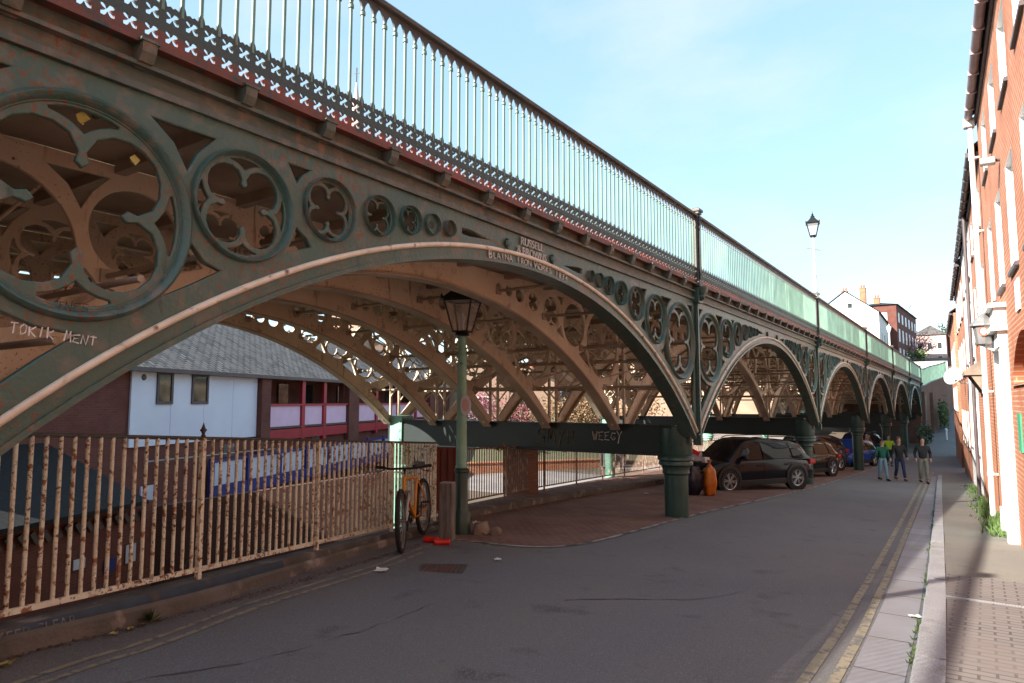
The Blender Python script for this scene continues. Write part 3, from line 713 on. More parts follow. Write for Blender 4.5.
# graffiti: painted strokes
def scribble(name, word, origin, size, axis, m, w=.006):
    S = {'T': [[(0, 1), (1, 1)], [(.5, 1), (.5, 0)]], 'O': [[(.5, 1), (.05, .6), (.3, 0), (.9, .2), (.9, .8), (.5, 1)]], 'K': [[(0, 1), (.1, 0)], [(.9, 1), (.1, .5), (1, 0)]], 'I': [[(.5, 1), (.4, 0)]],
         'M': [[(0, 0), (.2, 1), (.5, .3), (.8, 1), (1, 0)]], 'E': [[(1, 1), (0, .9), (.2, .5), (.8, .55), (.2, .5), (0, .1), (1, 0)]], 'N': [[(0, 0), (.1, 1), (.8, 0), (1, 1)]], 'W': [[(0, 1), (.3, 0), (.5, .7), (.7, 0), (1, 1)]], 'Z': [[(0, 1), (1, .95), (0, .05), (1, 0)]],
         'Y': [[(0, 1), (.5, .5), (1, 1)], [(.5, .5), (.2, -.3)]], 'G': [[(1, .9), (.3, 1), (0, .4), (.5, 0), (1, .3), (.6, .45)]], 'S': [[(1, .9), (.2, 1), (.1, .6), (.9, .4), (.8, 0), (0, .1)]], 'R': [[(0, 0), (.1, 1), (.8, .9), (.7, .5), (.1, .5), (1, 0)]]}
    b = MB(); u = 0; o = Vector(origin); ax, az = axis; rr = random.Random(len(word))
    for ch in word:
        if ch in S:
            for st in S[ch]:
                sz = size*rr.uniform(.85, 1.1)
                b.tube([o + ax*(u + p[0]*size*.62) + az*(p[1]*sz + rr.gauss(0, size*.02)) for p in st], w, 5)
        u += size*.8
    return b.obj(name, m, bridge)
GW = mat('white_graffiti_paint', (.8, .8, .78), (.6, .6, .58), 20, .7, 0); GD = mat('dull_graffiti_paint', (.13, .13, .07), (.06, .07, .05), 12, .7, 0)
a_ = Vector((0, .98, -.10)); scribble('graffiti', 'TOKIK MENT', (-4.68, 1.62, .40), .062, (a_, Vector((0, .1, 1))), GW, .0045)
scribble('graffiti', 'TNES', (-4.675, 1.86, .555), .06, (Vector((0, 1, .04)), Vector((0, 0, 1))), 'black', .003)
xx = Vector((1, 0, 0)); zz = Vector((0, 0, 1)); scribble('graffiti', 'SMYR', (-8.35, 13.225, -.93), .32, (xx, zz), GD, .02); scribble('graffiti', 'WEEGY', (-6.95, 13.225, -.83), .18, (xx, zz), GW.copy(), .008)
# brick pier behind the fence, abutments at both ends
b = MB(); b.box((-9.35, 14.1, -2.95), (.62, .5, 3.6)); tag(b.obj('brick_pier', 'brickb'), 'rust brown brick pier standing behind the railing beneath the bridge beam', 'pier')
t = thing('brick_abutment', 'tall brown brick abutment wall at the far end of the bridge', 'abutment', (0, 0, 0))
E0 = 75.1; zt = 2.0 - 68*.009
b = MB(); b.prism([(-13.2, -5), (-4.72, -5), (-4.72, zt), (-13.2, zt)], E0-.2, E0+1.2, 'y'); b.obj('wall', 'brickb', t)
RP = [(-4.75, 75.2, 1.32), (-4.62, 80, 1.5), (-4.35, 85, 1.95), (-3.85, 90, 2.35), (-3.25, 95, 2.85), (-3.1, 104, 3.6), (-3.1, 116, 4.9)]
b = MB(); b.loft([[(x, y, -6), (x+.0, y, z+.02), (-5.4, y, z+.02), (-5.4, y, -6)] for x, y, z in RP]); b.obj('side_wall', 'brickb', t)
b = MB(); b.loft([[(x+.06, y, z+.02), (x+.06, y, z+.12), (x-.3, y, z+.12), (x-.3, y, z+.02)] for x, y, z in RP]); b.obj('coping', 'dkpaint', t)
b = MB(); b.box((-4.58, 79.0, -2.2), (.1, 2.0, 5.4)); b.obj('doorway', 'black', t)
for y_ in (76.5, 84.0): b = MB(); b.box((lerp([(q[1], q[0]) for q in RP], y_)+.1, y_, -2.3), (.35, .9, 6.4)); b.obj('buttress', 'brickb', t)
t = thing('brick_abutment', 'brown brick abutment where the near end of the bridge meets the hill', 'abutment', (0, 0, 0))
b = MB(); b.box((-8.95, -6.6, -1.45), (8.46, 15.0, 7.7)); b.obj('wall', 'brickb', t); b = MB(); b.box((-8.93, -6.6, 2.42), (8.5, 15.0, .05)); b.obj('coping', 'kerb', t)
# railing of the approach beyond the bridge
RP = RP[:5]
t = thing('approach_railing', 'pale green railing curving away beyond the end of the bridge', 'railing')
b = MB(); b.tube([(x, y, z+1.75) for x, y, z in RP], .05, 6); b.obj('handrail', 'rail', t)
b = MB()
pr = cat(RP, 22)
for (x, y, z) in pr: b.cyl((x, y, z), (x, y, z+1.72), .028, seg=5)
b.obj('baluster', 'bal', t, kind='stuff')
b = MB(); b.tube([(x, y, z+.1) for x, y, z in RP], .06, 6); b.obj('bottom_rail', 'dark', t)
# ------------------------------------------------------------------ terrace on the right
def rect(y0, y1, z0, z1): return [(y0, z0), (y1, z0), (y1, z1), (y0, z1)]
def archhole(y0, y1, z0, z1, rise, n=10):
    c = (y0+y1)/2; h = (y1-y0)/2; r = (h*h+rise*rise)/(2*rise); a = math.asin(min(1, h/r))
    return [(y0, z0), (y1, z0)] + [(c + r*math.sin(a - 2*a*k/n), z1 - r + r*math.cos(a - 2*a*k/n)) for k in range(n+1)]
def sash(parent, y0, y1, z0, z1, glass='winglass', frame='white', x=.10, sill=True, bars=True, out=-1, sillmat=None, reveal=True):
    """a sash window in a wall whose outer face is local x=0 and looks towards out*x"""
    s = -out; X = lambda v: v*s
    b = MB(); f = .055; yc, zc = (y0+y1)/2, (z0+z1)/2; w, h = y1-y0, z1-z0
    for (cy_, cz, sy, sz) in ((y0+f/2, zc, f, h), (y1-f/2, zc, f, h), (yc, z0+f/2, w-2*f, f), (yc, z1-f/2, w-2*f, f), (yc, zc, w-2*f, .045)):
        b.box((X(x), cy_, cz), (.05, sy, sz))
    if bars:
        b.box((X(x+.004), yc, zc+h/4), (.025, .022, h/2-f-.03)); b.box((X(x+.004), yc, zc-h/4), (.025, .022, h/2-f-.03))
        for q in (-.25, .25): b.box((X(x+.006), yc, zc+h*q), (.02, w-2*f, .02))
    fr_ = b.obj('window', frame, parent)
    b = MB(); tl = random.uniform(-.002, .002)
    if bars:
        for sy in (-1, 1):
            for qz in range(4):
                a0, a1 = (y0+f+.003, yc-.012) if sy < 0 else (yc+.012, y1-f-.003)
                c0 = z0+f+(h-2*f)*qz/4+.012; c1 = z0+f+(h-2*f)*(qz+1)/4-.012; t1, t2 = random.uniform(-.0035, .0035), random.uniform(-.0035, .0035)
                b.face([(X(x+.008-t1-t2), a0, c0), (X(x+.008+t1-t2), a1, c0), (X(x+.008+t1+t2), a1, c1), (X(x+.008-t1+t2), a0, c1)])
    else: b.face([(X(x+.008), y0+f, z0+f), (X(x+.008), y1-f, z0+f), (X(x+.008), y1-f, z1-f), (X(x+.008), y0+f, z1-f)])
    b.box((X(x+.06), yc, zc), (.02, w-.01, h-.01)); b.obj('pane', glass, fr_)
    b = MB(); 
    for (cy_, cz, sy, sz) in ((y0-.004, zc, .012, h), (y1+.004, zc, .012, h), (yc, z1+.004, w, .012)): b.box((X(x*.5), cy_, cz), (x, sy, sz))
    if reveal: b.obj('reveal', 'white', fr_)
    else: b.bm.free()
    if sill:
        b = MB(); b.box((X(.02), yc, z0-.035), (.13, w+.12, .06)); b.obj('sill', sillmat or 'dkpaint', fr_)
    return fr_
def terrace(label, y0, y1, eave, wins, wallm='brickr', base=-4.4, doors=(), extra_holes=(), pitch=.75, depth=8.5, gutm='dkpaint', band=None):
    t = thing('brick_house' if wallm == 'brickr' else 'rendered_house', label, 'house', (1.0, 0, 0), math.atan(.045), 'terrace of houses along the pavement')
    holes = [rect(*w) for w in wins] + [rect(*d) for d in doors] + list(extra_holes)
    put('wall', plate('wall', rect(y0, y1, base, eave), holes, .24, 0, wallm, .12), t)
    b = MB(); b.box((depth, (y0+y1)/2, (base+eave)/2), (.24, y1-y0, eave-base))
    for yy in (y0+.12, y1-.12): b.prism([(.245, base), (depth-.12, base), (depth-.12, eave), (depth/2, eave+depth/2*pitch-.1), (.245, eave)], yy-.11, yy+.11, 'y')
    b.obj('wall', wallm, t)
    b = MB(); b.box((.9, (y0+y1)/2, (base+eave)/2), (.05, y1-y0-.5, eave-base-.1)); b.obj('inner_wall', 'black', t)
    rf = MB(); o = .20; r = eave+depth/2*pitch
    rf.prism([(-o, eave-.02), (-o, eave+.06), (depth/2, r+.12), (depth+o, eave+.06), (depth+o, eave-.02), (depth/2, r)], y0-.03, y1+.03, 'y'); roof = rf.obj('roof', 'slatedk', t)
    for yy in (y0+.6,):
        b = MB(); b.box((depth/2, yy, r+.5), (1.0, .9, 1.6)); b.box((depth/2, yy, r+1.32), (1.1, 1.0, .1))
        for q in (-.25, .25): b.lathe([(.12, r+1.37), (.13, r+1.75), (.10, r+1.75)], (depth/2+q, yy, 0), seg=10)
        b.obj('chimney', wallm, roof)
    b = MB(); n = max(2, int((y1-y0)/.9))
    b.prism([(-.05, eave-.17), (-.05, eave-.02), (-.01, eave-.02), (-.01, eave-.17)], y0, y1, 'y'); b.obj('fascia', 'dkpaint', t)
    b = MB(); pts = [(-.16+.075*math.cos(a), eave-.035+.075*math.sin(a)) for a in [math.pi + math.pi*k/8 for k in range(9)]]
    b.prism(pts, y0, y1, 'y')
    for k in range(n+1): yy = y0 + (y1-y0)*k/n; b.box((-.16, yy, eave-.075), (.17, .035, .10))
    b.obj('gutter', gutm, t)
    for w in wins: sash(t, w[0], w[1], w[2], w[3])
    return t
MT['gut1'] = mat('pink_grey_gutter_paint', (.34, .27, .28), (.26, .2, .21), 3, .5, 0)
near_w = []
for k, y in enumerate((9.55, 11.62, 13.72, 15.85)):
    near_w += [(y-.5, y+.5, 4.36, 5.52), (y-.5+.05, y+.5+.05, 1.86, 3.42)]
for y in (6.3, 3.1, -.1, -3.3, -6.5, -9.7): near_w += [(y-.55, y+.55, 4.3, 5.6), (y-.55, y+.55, 1.75, 3.45), (y-.55, y+.55, -.55, 1.15)]
h1 = terrace('tall orange brick house nearest the camera with white sash windows in three rows', -14, 17.55, 6.12, near_w, gutm='gut1',
             doors=((13.75, 14.75, -2.3, .85),), extra_holes=[archhole(9.9, 12.9, .22, .95, .55)])
b = MB()   # arched opening lining
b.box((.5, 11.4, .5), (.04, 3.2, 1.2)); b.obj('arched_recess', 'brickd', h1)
b = MB(); b.box((.14, 11.4, .235), (.34, 3.0, .03)); b.obj('recess_sill', 'brickr', h1)
# white doorcase
dc = MB()
dc.box((-.045, 13.62, -.75), (.13, .24, 3.3), bev=.01); dc.box((-.045, 14.90, -.75), (.13, .24, 3.3), bev=.01); dc.box((-.05, 14.26, 1.0), (.16, 1.56, .26)); dc.box((-.09, 14.26, 1.17), (.26, 1.74, .08)); dc.box((-.07, 14.26, 1.36), (.20, 1.6, .30)); dc.box((-.10, 14.26, 1.54), (.28, 1.76, .07))
for yy in (13.62, 14.90): dc.box((-.06, yy, -2.1), (.18, .28, .5), bev=.01)
dco = dc.obj('doorcase', 'white', h1)
b = MB(); b.box((.10, 14.25, -.75), (.05, .98, 3.1))
for q in (-.8, .45): b.box((.07, 14.25, -.75+q), (.02, .7, .8))
b.obj('door', 'white', h1)
# small white plaque, green notice
b = MB(); b.box((-.012, 11.45, 1.43), (.02, .46, .42)); b.obj('plaque', 'white', h1)
b = MB(); b.box((-.012, 12.25, -.45), (.02, .4, .55)); b.obj('notice_board', mat('green_notice', (.05, .3, .17), (.04, .24, .14), 3, .5, 0), h1)
b = MB(); b.cyl((-.13, 17.42, -2.7), (-.13, 17.42, 5.9), .05, seg=12)
for z in (-1.5, .2, 1.9, 3.6, 5.2): b.cyl((-.13, 17.42, z-.04), (-.13, 17.42, z+.04), .062, seg=12); b.box((-.06, 17.42, z), (.12, .12, .03))
b.box((-.15, 17.42, 5.98), (.2, .2, .18)); b.obj('downpipe', 'white', h1)
# house 2
W2 = [(18.3, 19.1, 1.6, 3.1), (20.1, 20.9, 1.6, 3.1), (21.9, 22.7, 1.6, 3.1), (18.3, 19.1, 3.9, 4.9), (20.1, 20.9, 3.9, 4.9), (21.9, 22.7, 3.9, 4.9)]
h2 = terrace('narrow orange brick house with a grey hooded black door', 17.55, 23.5, 5.4, W2, doors=((20.0, 21.3, -2.75, .55),))
b = MB(); b.box((.10, 20.65, -1.5), (.06, 1.28, 2.5)); 
for q in (-.3, .3):
    for z in (-2.1, -.9): b.box((.06, 20.65+q, z), (.03, .42, .9))
dr = b.obj('door', 'black', h2); b = MB(); b.box((.10, 20.65, .15), (.05, 1.2, .7)); b.obj('fanlight', 'palegl', dr); b = MB(); b.lathe([(.001, .05), (.03, .045), (.03, 0)], (.02, 21.1, -1.5), seg=10, axis='X'); b.obj('handle', 'alloy', dr)
b = MB(); b.prism([(-.42, .62), (-.42, .72), (-.34, .78), (0, 1.05), (0, .62)], 19.7, 21.6, 'y'); b.prism([(-.3, .62), (-.05, .2), (0, .2), (0, .62)], 19.75, 19.87, 'y'); b.prism([(-.3, .62), (-.05, .2), (0, .2), (0, .62)], 21.43, 21.55, 'y'); b.obj('canopy', 'stone', h2)
b = MB(); b.cyl((-.12, 23.3, -2.9), (-.12, 23.3, 5.3), .05, seg=10); b.obj('downpipe', 'dkpaint', h2)
W3 = [(24.3, 25.2, 1.3, 3.0), (26.6, 27.5, 1.3, 3.0), (28.9, 29.8, 1.3, 3.0), (24.3, 25.2, 3.7, 4.9), (26.6, 27.5, 3.7, 4.9), (28.9, 29.8, 3.7, 4.9), (24.3, 25.3, -1.6, .1), (28.7, 29.7, -1.6, .1)]
h3 = terrace('white rendered house with grey gutter beside the black door', 23.5, 30.6, 5.35, W3, 'render', doors=((26.3, 27.3, -3.0, -.6),))
b = MB(); b.box((.10, 26.8, -1.8), (.06, .98, 2.4)); b.obj('door', 'crimson', h3)
W4 = [(32+2.4*k, 33+2.4*k, z, z+1.5) for k in range(4) for z in (-1.9, 1.0, 3.3)]
h4 = terrace('orange brick house at the street corner beyond the white one', 30.6, 41.0, 5.2, W4)
h5 = terrace('last brick house of the terrace further down the dip', 46.0, 60, 5.0, [(47.5+3*k, 48.6+3*k, z, z+1.5) for k in range(4) for z in (-.6, 2.0)], 'brickr')
# satellite dish
t = thing('satellite_dish', 'pale grey satellite dish on the wall of the white house', 'satellite dish', (wallx(29.9)-.02, 29.9, .85)); t.scale = (.7, .8, .8)
b = MB(); rot_ = Matrix.Rotation(R(-60), 3, 'Y') @ Matrix.Rotation(0, 3, 'Z')
pr_ = [(.001, .0), (.18, .012), (.33, .05), (.43, .10), (.44, .105), (.33, .062), (.18, .025), (.001, .012)]
b.lathe(pr_, seg=28); bmesh.ops.transform(b.bm, matrix=Matrix.Translation((-.62, -.1, .05)) @ Matrix.Rotation(R(62), 4, 'X') @ Matrix.Rotation(R(-25), 4, 'Y'), verts=b.bm.verts)
b.obj('dish', 'kerb', t, smooth=50)
b = MB(); b.tube([(0, 0, -.25), (-.3, 0, -.25), (-.62, .03, .0)], .022, 8); b.tube([(-.62, -.1, -.1), (-.66, -.55, .0)], .012, 6); b.box((-.66, -.58, .02), (.08, .1, .08)); b.obj('arm', 'steel', t)
# lantern sign on the doorcase
t = thing('wall_lantern', 'grey hooded lantern sign with a red disc, bracketed over the white doorway', 'lantern', (wallx(14.3)-.02, 14.35, 1.25)); t.scale = (.62, .7, .75)
b = MB(); b.lathe([(.001, .48), (.03, .44), (.05, .36), (.17, .26), (.34, .10), (.36, .06), (.30, .04)], (-.38, 0, 0), seg=8); b.obj('hood', 'steel', t)
b = MB(); b.lathe([(.28, .05), (.20, -.36), (.05, -.42), (.001, -.43)], (-.38, 0, 0), seg=8); b.obj('lantern_body', 'steel', t)
b = MB(); b.cyl((-.40, -.245, -.08), (-.40, -.26, -.08), .11, seg=20); dd = b.obj('sign_disc', mat('red_sign_paint', (.55, .08, .05), None, 1, .5, 0), t)
b = MB(); b.cyl((-.40, -.26, -.08), (-.40, -.266, -.08), .07, seg=20); b.obj('disc_centre', 'white', dd)
b = MB(); b.tube([(0, 0, -.45), (-.2, 0, -.5), (-.38, 0, -.42)], .03, 8); b.obj('bracket', 'white', t)
# white downpipe tail / security camera
t = thing('wall_lamp', 'small dark floodlight fixed high on the orange brick wall', 'lamp', (wallx(12.8), 12.85, 3.75))
b = MB(); b.box((-.16, 0, 0), (.2, .16, .1), bev=.015); b.obj('head', 'steel', t); b = MB(); b.cyl((0, 0, 0), (-.1, 0, 0), .025, seg=8); b.obj('arm', 'dkpaint', t)

# ------------------------------------------------------------------ pavilion on the left (own frame: y runs along the face, +x looks to the street)
PV = thing('pavilion', 'long low brick building with tiled roof, white panel and crimson balcony behind the railing', 'building', (-22.6, 11.2, 0), math.atan2(.39, .92))
def pb(name, c, d, m, parent=None, **k):
    b = MB(); b.box(c, d); return b.obj(name, m, parent or PV, **k)
HB = [rect(8.0, 15.9, -.15, .95), rect(17.3, 30, -.15, .95)]
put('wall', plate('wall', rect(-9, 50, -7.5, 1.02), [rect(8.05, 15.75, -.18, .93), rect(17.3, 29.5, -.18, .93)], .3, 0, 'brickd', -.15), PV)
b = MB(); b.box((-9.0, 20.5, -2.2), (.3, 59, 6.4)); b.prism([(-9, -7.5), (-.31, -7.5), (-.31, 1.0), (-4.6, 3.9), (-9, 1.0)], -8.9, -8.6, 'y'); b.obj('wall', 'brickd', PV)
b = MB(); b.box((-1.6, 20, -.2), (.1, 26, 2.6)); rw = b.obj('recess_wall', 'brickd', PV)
for s in (9.2, 12.0, 14.6, 18.5, 22.5, 26): sash(rw, s-.45, s+.45, -.15+.0, .85, 'dglass', 'dkpaint', x=-1.52, sill=False, bars=False, out=-1, reveal=False)
b = MB()
ov = .45
b.prism([(ov, .98), (ov, 1.08), (-4.6, 4.02), (-9.4, 1.08), (-9.4, .98), (-4.6, 3.9)], -9.4, 50, 'y'); b.obj('roof', 'slate', PV)
# tile courses give the roof its relief
b = MB()
for k in range(22):
    u = ov - k*.23; z = 1.10 + (ov-u)*.582
    b.box((u-.10, 20.3, z+.01), (.235, 59.3, .018), rot=Matrix.Rotation(R(24), 3, 'Y'))
b.obj('tile_course', 'slate', PV)
b = MB(); b.prism([(.0, .96), (.47, .96), (.47, 1.10), (.43, 1.10), (.43, 1.0), (.0, 1.0)], -9.4, 50, 'y'); b.obj('eaves_board', 'dkpaint', PV)
b = MB(); b.box((.05, 3.62, -.26), (.06, 7.2, 2.46)); cl = b.obj('cladding', 'panel', PV)
b = MB()
for s in (1.9, 3.7, 5.5): b.box((.083, s, -.26), (.008, .015, 2.4))
b.obj('joint', 'palegl', cl)
for (s0, s1) in ((1.15, 1.95), (2.95, 3.9)):
    b = MB()
    for (cy_, cz, sy, sz) in ((s0+.05, .44, .1, 1.1), (s1-.05, .44, .1, 1.1), ((s0+s1)/2, -.06, s1-s0-.2, .1), ((s0+s1)/2, .94, s1-s0-.2, .1)): b.box((.10, cy_, cz), (.06, sy, sz))
    w = b.obj('window', 'dkpaint', PV); b = MB(); b.box((.09, (s0+s1)/2, .44), (.02, s1-s0-.18, .92)); b.obj('pane', 'dglass', w)
b = MB(); b.lathe([(.001, .03), (.10, .02), (.11, 0)], (.08, .55, .78), seg=14, axis='X'); b.obj('vent', 'dkpaint', PV)
for s in (7.6, 16.5, 30.2): pb('brick_column', (.12, s, -2.0), (.35, .7 if s != 16.5 else 1.3, 6.0), 'brickd')
for s in (10.95, 13.15, 19.9, 23.5, 27): pb('post', (.16, s, -.45), (.14, .30, 2.9), 'crimson')
for (s0, s1) in ((7.98, 10.8), (11.1, 13.0), (13.3, 15.8), (17.2, 19.75), (20.05, 23.35), (23.65, 26.8), (27.1, 29.8)): pb('balcony_panel', (.12, (s0+s1)/2, -.68), (.05, s1-s0-.06, .92), 'pink')
pb('balcony_rail', (.17, 18.9, -.17), (.12, 22, .09), 'crimson'); pb('balcony_beam', (.14, 18.9, -1.5), (.16, 22, .46), 'crimson'); pb('balcony_rail', (.17, 18.9, -1.19), (.10, 22, .07), 'dkpaint')
# blue framed band below
for k in range(9):
    s0 = 4.0 + k*2.4; b = MB(); b.box((.30, s0+1.1, -2.75), (.05, 2.0, .85)); pn = b.obj('window', 'palegl', PV)
    b = MB(); b.box((.33, s0-.06, -2.9), (.12, .22, 1.5)); b.box((.33, s0+1.2, -3.42), (.08, 2.2, .45)); b.box((.33, s0+1.1, -2.26), (.08, 2.2, .10)); b.box((.33, s0+1.1, -3.20), (.08, 2.2, .05)); b.obj('frame', 'blue', pn)
for k, (s, w, z) in enumerate(((5.4, .7, -1.95), (12.6, .9, -1.9), (24.0, 1.2, -1.95))): pb('vent_panel', (.03, s, z), (.05, w, .5), 'conc')
# lean-to with dark roof
LT = thing('lean_to', 'dark slate lean to shed against the brick building, behind the near railing', 'shed', (-22.6, 11.2, 0), math.atan2(.39, .92))
b = MB(); b.prism([(.02, -1.15), (.02, -1.25), (3.35, -2.72), (3.35, -2.62)], -8.5, -3.0, 'y'); b.obj('roof', 'slatedk', LT)
b = MB(); b.box((1.5, -5.4, -5.1), (3.1, 6.0, 4.8)); b.obj('wall', 'brickd', LT)
b = MB()
for k in range(18): b.box((3.12, -8.0+.3*k, -3.0), (.06, .12, .30), rot=Matrix.Rotation(R(35), 3, 'X'))
b.obj('louvre', 'dkpaint', LT)
for (s, z, w, h, m) in ((-4.9, -3.85, .34, .24, 'palegl'), (-3.95, -4.1, .36, .34, 'blue'), (-3.25, -3.95, .34, .46, 'palegl')): b = MB(); b.box((3.085, s, z), (.02, w, h)); b.obj('notice', m, LT)
for (s, z, w, h, m) in ((1.0, -3.05, .62, .5, 'palegl'), (2.2, -3.7, .4, .36, 'blue'), (.25, -3.9, .4, 1.1, 'blue')): pb('notice', (.02, s, z), (.05, w, h), m)
b = MB(); b.tube([(.5, .2, -1.95), (.5, 8, -2.05), (.5, 9, -2.6)], .03, 6); b.obj('handrail', 'steel', PV)

t = thing('courtyard_wall', 'dark red brick courtyard wall behind the rusty railing', 'wall')
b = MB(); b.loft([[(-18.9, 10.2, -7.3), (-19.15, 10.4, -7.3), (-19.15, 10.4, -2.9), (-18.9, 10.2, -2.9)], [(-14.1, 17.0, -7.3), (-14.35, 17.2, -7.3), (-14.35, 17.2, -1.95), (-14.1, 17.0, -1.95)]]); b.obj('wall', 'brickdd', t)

# ------------------------------------------------------------------ beyond the bridge: lower street, wall, bank, houses
b = MB(); rr = [(fx(y)-.5, -16-.1*y, y) for y in (18, 24, 30, 40, 50, 60)]
v0 = None
for y in (15, 20, 26, 32, 40, 50, 62):
    xl, xr = -24 - .1*(y-15) if y < 30 else -26, fx(y)-.45
    row = [b.bm.verts.new((x, y, hleft(x, y)+.02)) for x in (xl, (xl+xr)/2, xr)]
    if v0: [b.bm.faces.new((v0[k], v0[k+1], row[k+1], row[k])) for k in (0, 1)]
    v0 = row
b.obj('lower_street', mat('pale_asphalt', (.23, .20, .19), (.17, .155, .15), .8, .9, .3, 60), **ST)
def wallrun(name, label, p, q, z0, h, th, m, cat_='wall', cop=None):
    p, q = Vector(p), Vector(q); L = (q-p).length; a = math.atan2(-(q.x-p.x), q.y-p.y)
    t = thing(name, label, cat_, (p.x, p.y, z0), a); b = MB(); b.box((0, L/2, h/2-.3), (th, L, h+.6)); b.obj('wall', m, t)
    if cop: b = MB(); b.box((0, L/2, h+.035), (th+.08, L+.05, .07)); b.obj('coping', cop, t)
    return t
wallrun('low_brick_wall', 'low sunlit orange brick wall seen through the railing under the bridge', (-25.2, 27.6), (-18.6, 36.2), -4.05, .62, .3, 'brickr', cop='brickr')
b = MB(); rb = random.Random(8); rows = []
for i in range(9):
    rows.append([b.bm.verts.new((-25.6+6.6*k/10 - i*1.6 + rb.gauss(0, .2), 28.0+8.6*k/10 + i*1.3 + rb.gauss(0, .2), -3.6 + min(i, 8)*.30 + rb.gauss(0, .06))) for k in range(0, 15)])
for p, q in zip(rows, rows[1:]):
    for k in range(len(p)-1): b.bm.faces.new((p[k], p[k+1], q[k+1], q[k]))
b.obj('grass_bank', mat('dull_bank_grass', (.075, .085, .04), (.11, .09, .055), 1.2, .9, .4, 20), smooth=60, **ST)
for k, (x, y) in enumerate(((-18.25, 36.2), (-17.6, 37.0))):
    t = thing('wheelie_bin', ['grey wheelie bin beside the end of the low wall', 'dark wheelie bin further right, beyond the grey bin'][k], 'bin', (x, y, hleft(x, y)), R(30), 'bins beyond the bridge')
    b = MB(); b.loft([[(-.24, -.26, .08), (.24, -.26, .08), (.24, .26, .08), (-.24, .26, .08)], [(-.29, -.33, .98), (.29, -.33, .98), (.29, .33, .98), (-.29, .33, .98)]]); b.obj('body', ['steel', 'dkpaint'][k], t)
    b = MB(); b.box((0, 0, 1.02), (.62, .72, .07), bev=.02); b.obj('lid', 'dkpaint', t)
    b = MB(); b.cyl((-.3, .28, .1), (-.24, .28, .1), .1, seg=12); b.cyl((.24, .28, .1), (.3, .28, .1), .1, seg=12); b.obj('wheel', 'black', t, kind='stuff')
# second railing line beyond (parallel grey railing)
def railing(name, label, pts, h, sp, m, br=.012, posts=6, group=None):
    t = thing(name, label, 'railing'); P = cat(pts, 4) if len(pts) > 2 else pts
    for zz, rr in ((h, .02), (.12, .018)):
        b = MB(); b.tube([(x, y, z+zz) for x, y, z in P], rr, 6); b.obj('rail', m, t)
    L = 0; b = MB(); nxt = 0; acc = 0
    for a, c in zip(P, P[1:]):
        A, Cc = Vector(a), Vector(c); l = (Cc-A).length
        while nxt < acc + l:
            p = A.lerp(Cc, (nxt-acc)/l); b.cyl(p+Vector((0, 0, .1)), p+Vector((0, 0, h)), br, seg=5, caps=False); nxt += sp
        acc += l
    b.obj('bar', m, t, kind='stuff')
    n = max(2, int(acc/2.2))
    for k in range(n+1):
        d = acc*k/n; s_ = 0
        for a, c in zip(P, P[1:]):
            A, Cc = Vector(a), Vector(c); l = (Cc-A).length
            if s_ + l >= d - 1e-6: p = A.lerp(Cc, (d-s_)/l); break
            s_ += l
        bb = MB(); bb.cyl(p, p+Vector((0, 0, h+.06)), .024, seg=8); bb.lathe([(.001, h+.13), (.03, h+.09), (.03, h+.06), (.001, h+.05)], p, seg=8); bb.obj('post', m, t)
    return t
MT['rustdk'] = mat('rusty_dark_railing', (.22, .13, .09), (.14, .09, .07), 6, .7, .2, 60, over=[((.40, .33, .26), 6, .5, .62)])
railing('street_railing', 'rusty railing on the raised strip behind the setts', [(fx(y)+.02, y, g(y)+.13) for y in (10.3, 13, 16.5, 20, 24, 28, 33, 38)], 1.12, .125, 'rustdk')
railing('street_railing', 'pale grey railing along the far side of the lower street', [(-26.3, 40, -4.0), (-20, 44, -3.9), (-15.5, 52, -3.8)], 1.1, .2, 'steel', .015)
b = MB(); b.box((0, 0, .62), (.07, .62, 1.28)); 
for k in range(5): b.box((.04, -.26+.13*k, .62), (.02, .10, 1.2))
tag(b.obj('red_gate_panel', mat('rust_red_boards', (.17, .035, .025), (.11, .03, .02), 3, .7, .3, 30, stretch=(3, 3, .5)), loc=(-8.35, 10.15, g(10)+.02), rz=R(-62)), 'narrow rust red boarded panel between lamp post and under bridge railing', 'panel')

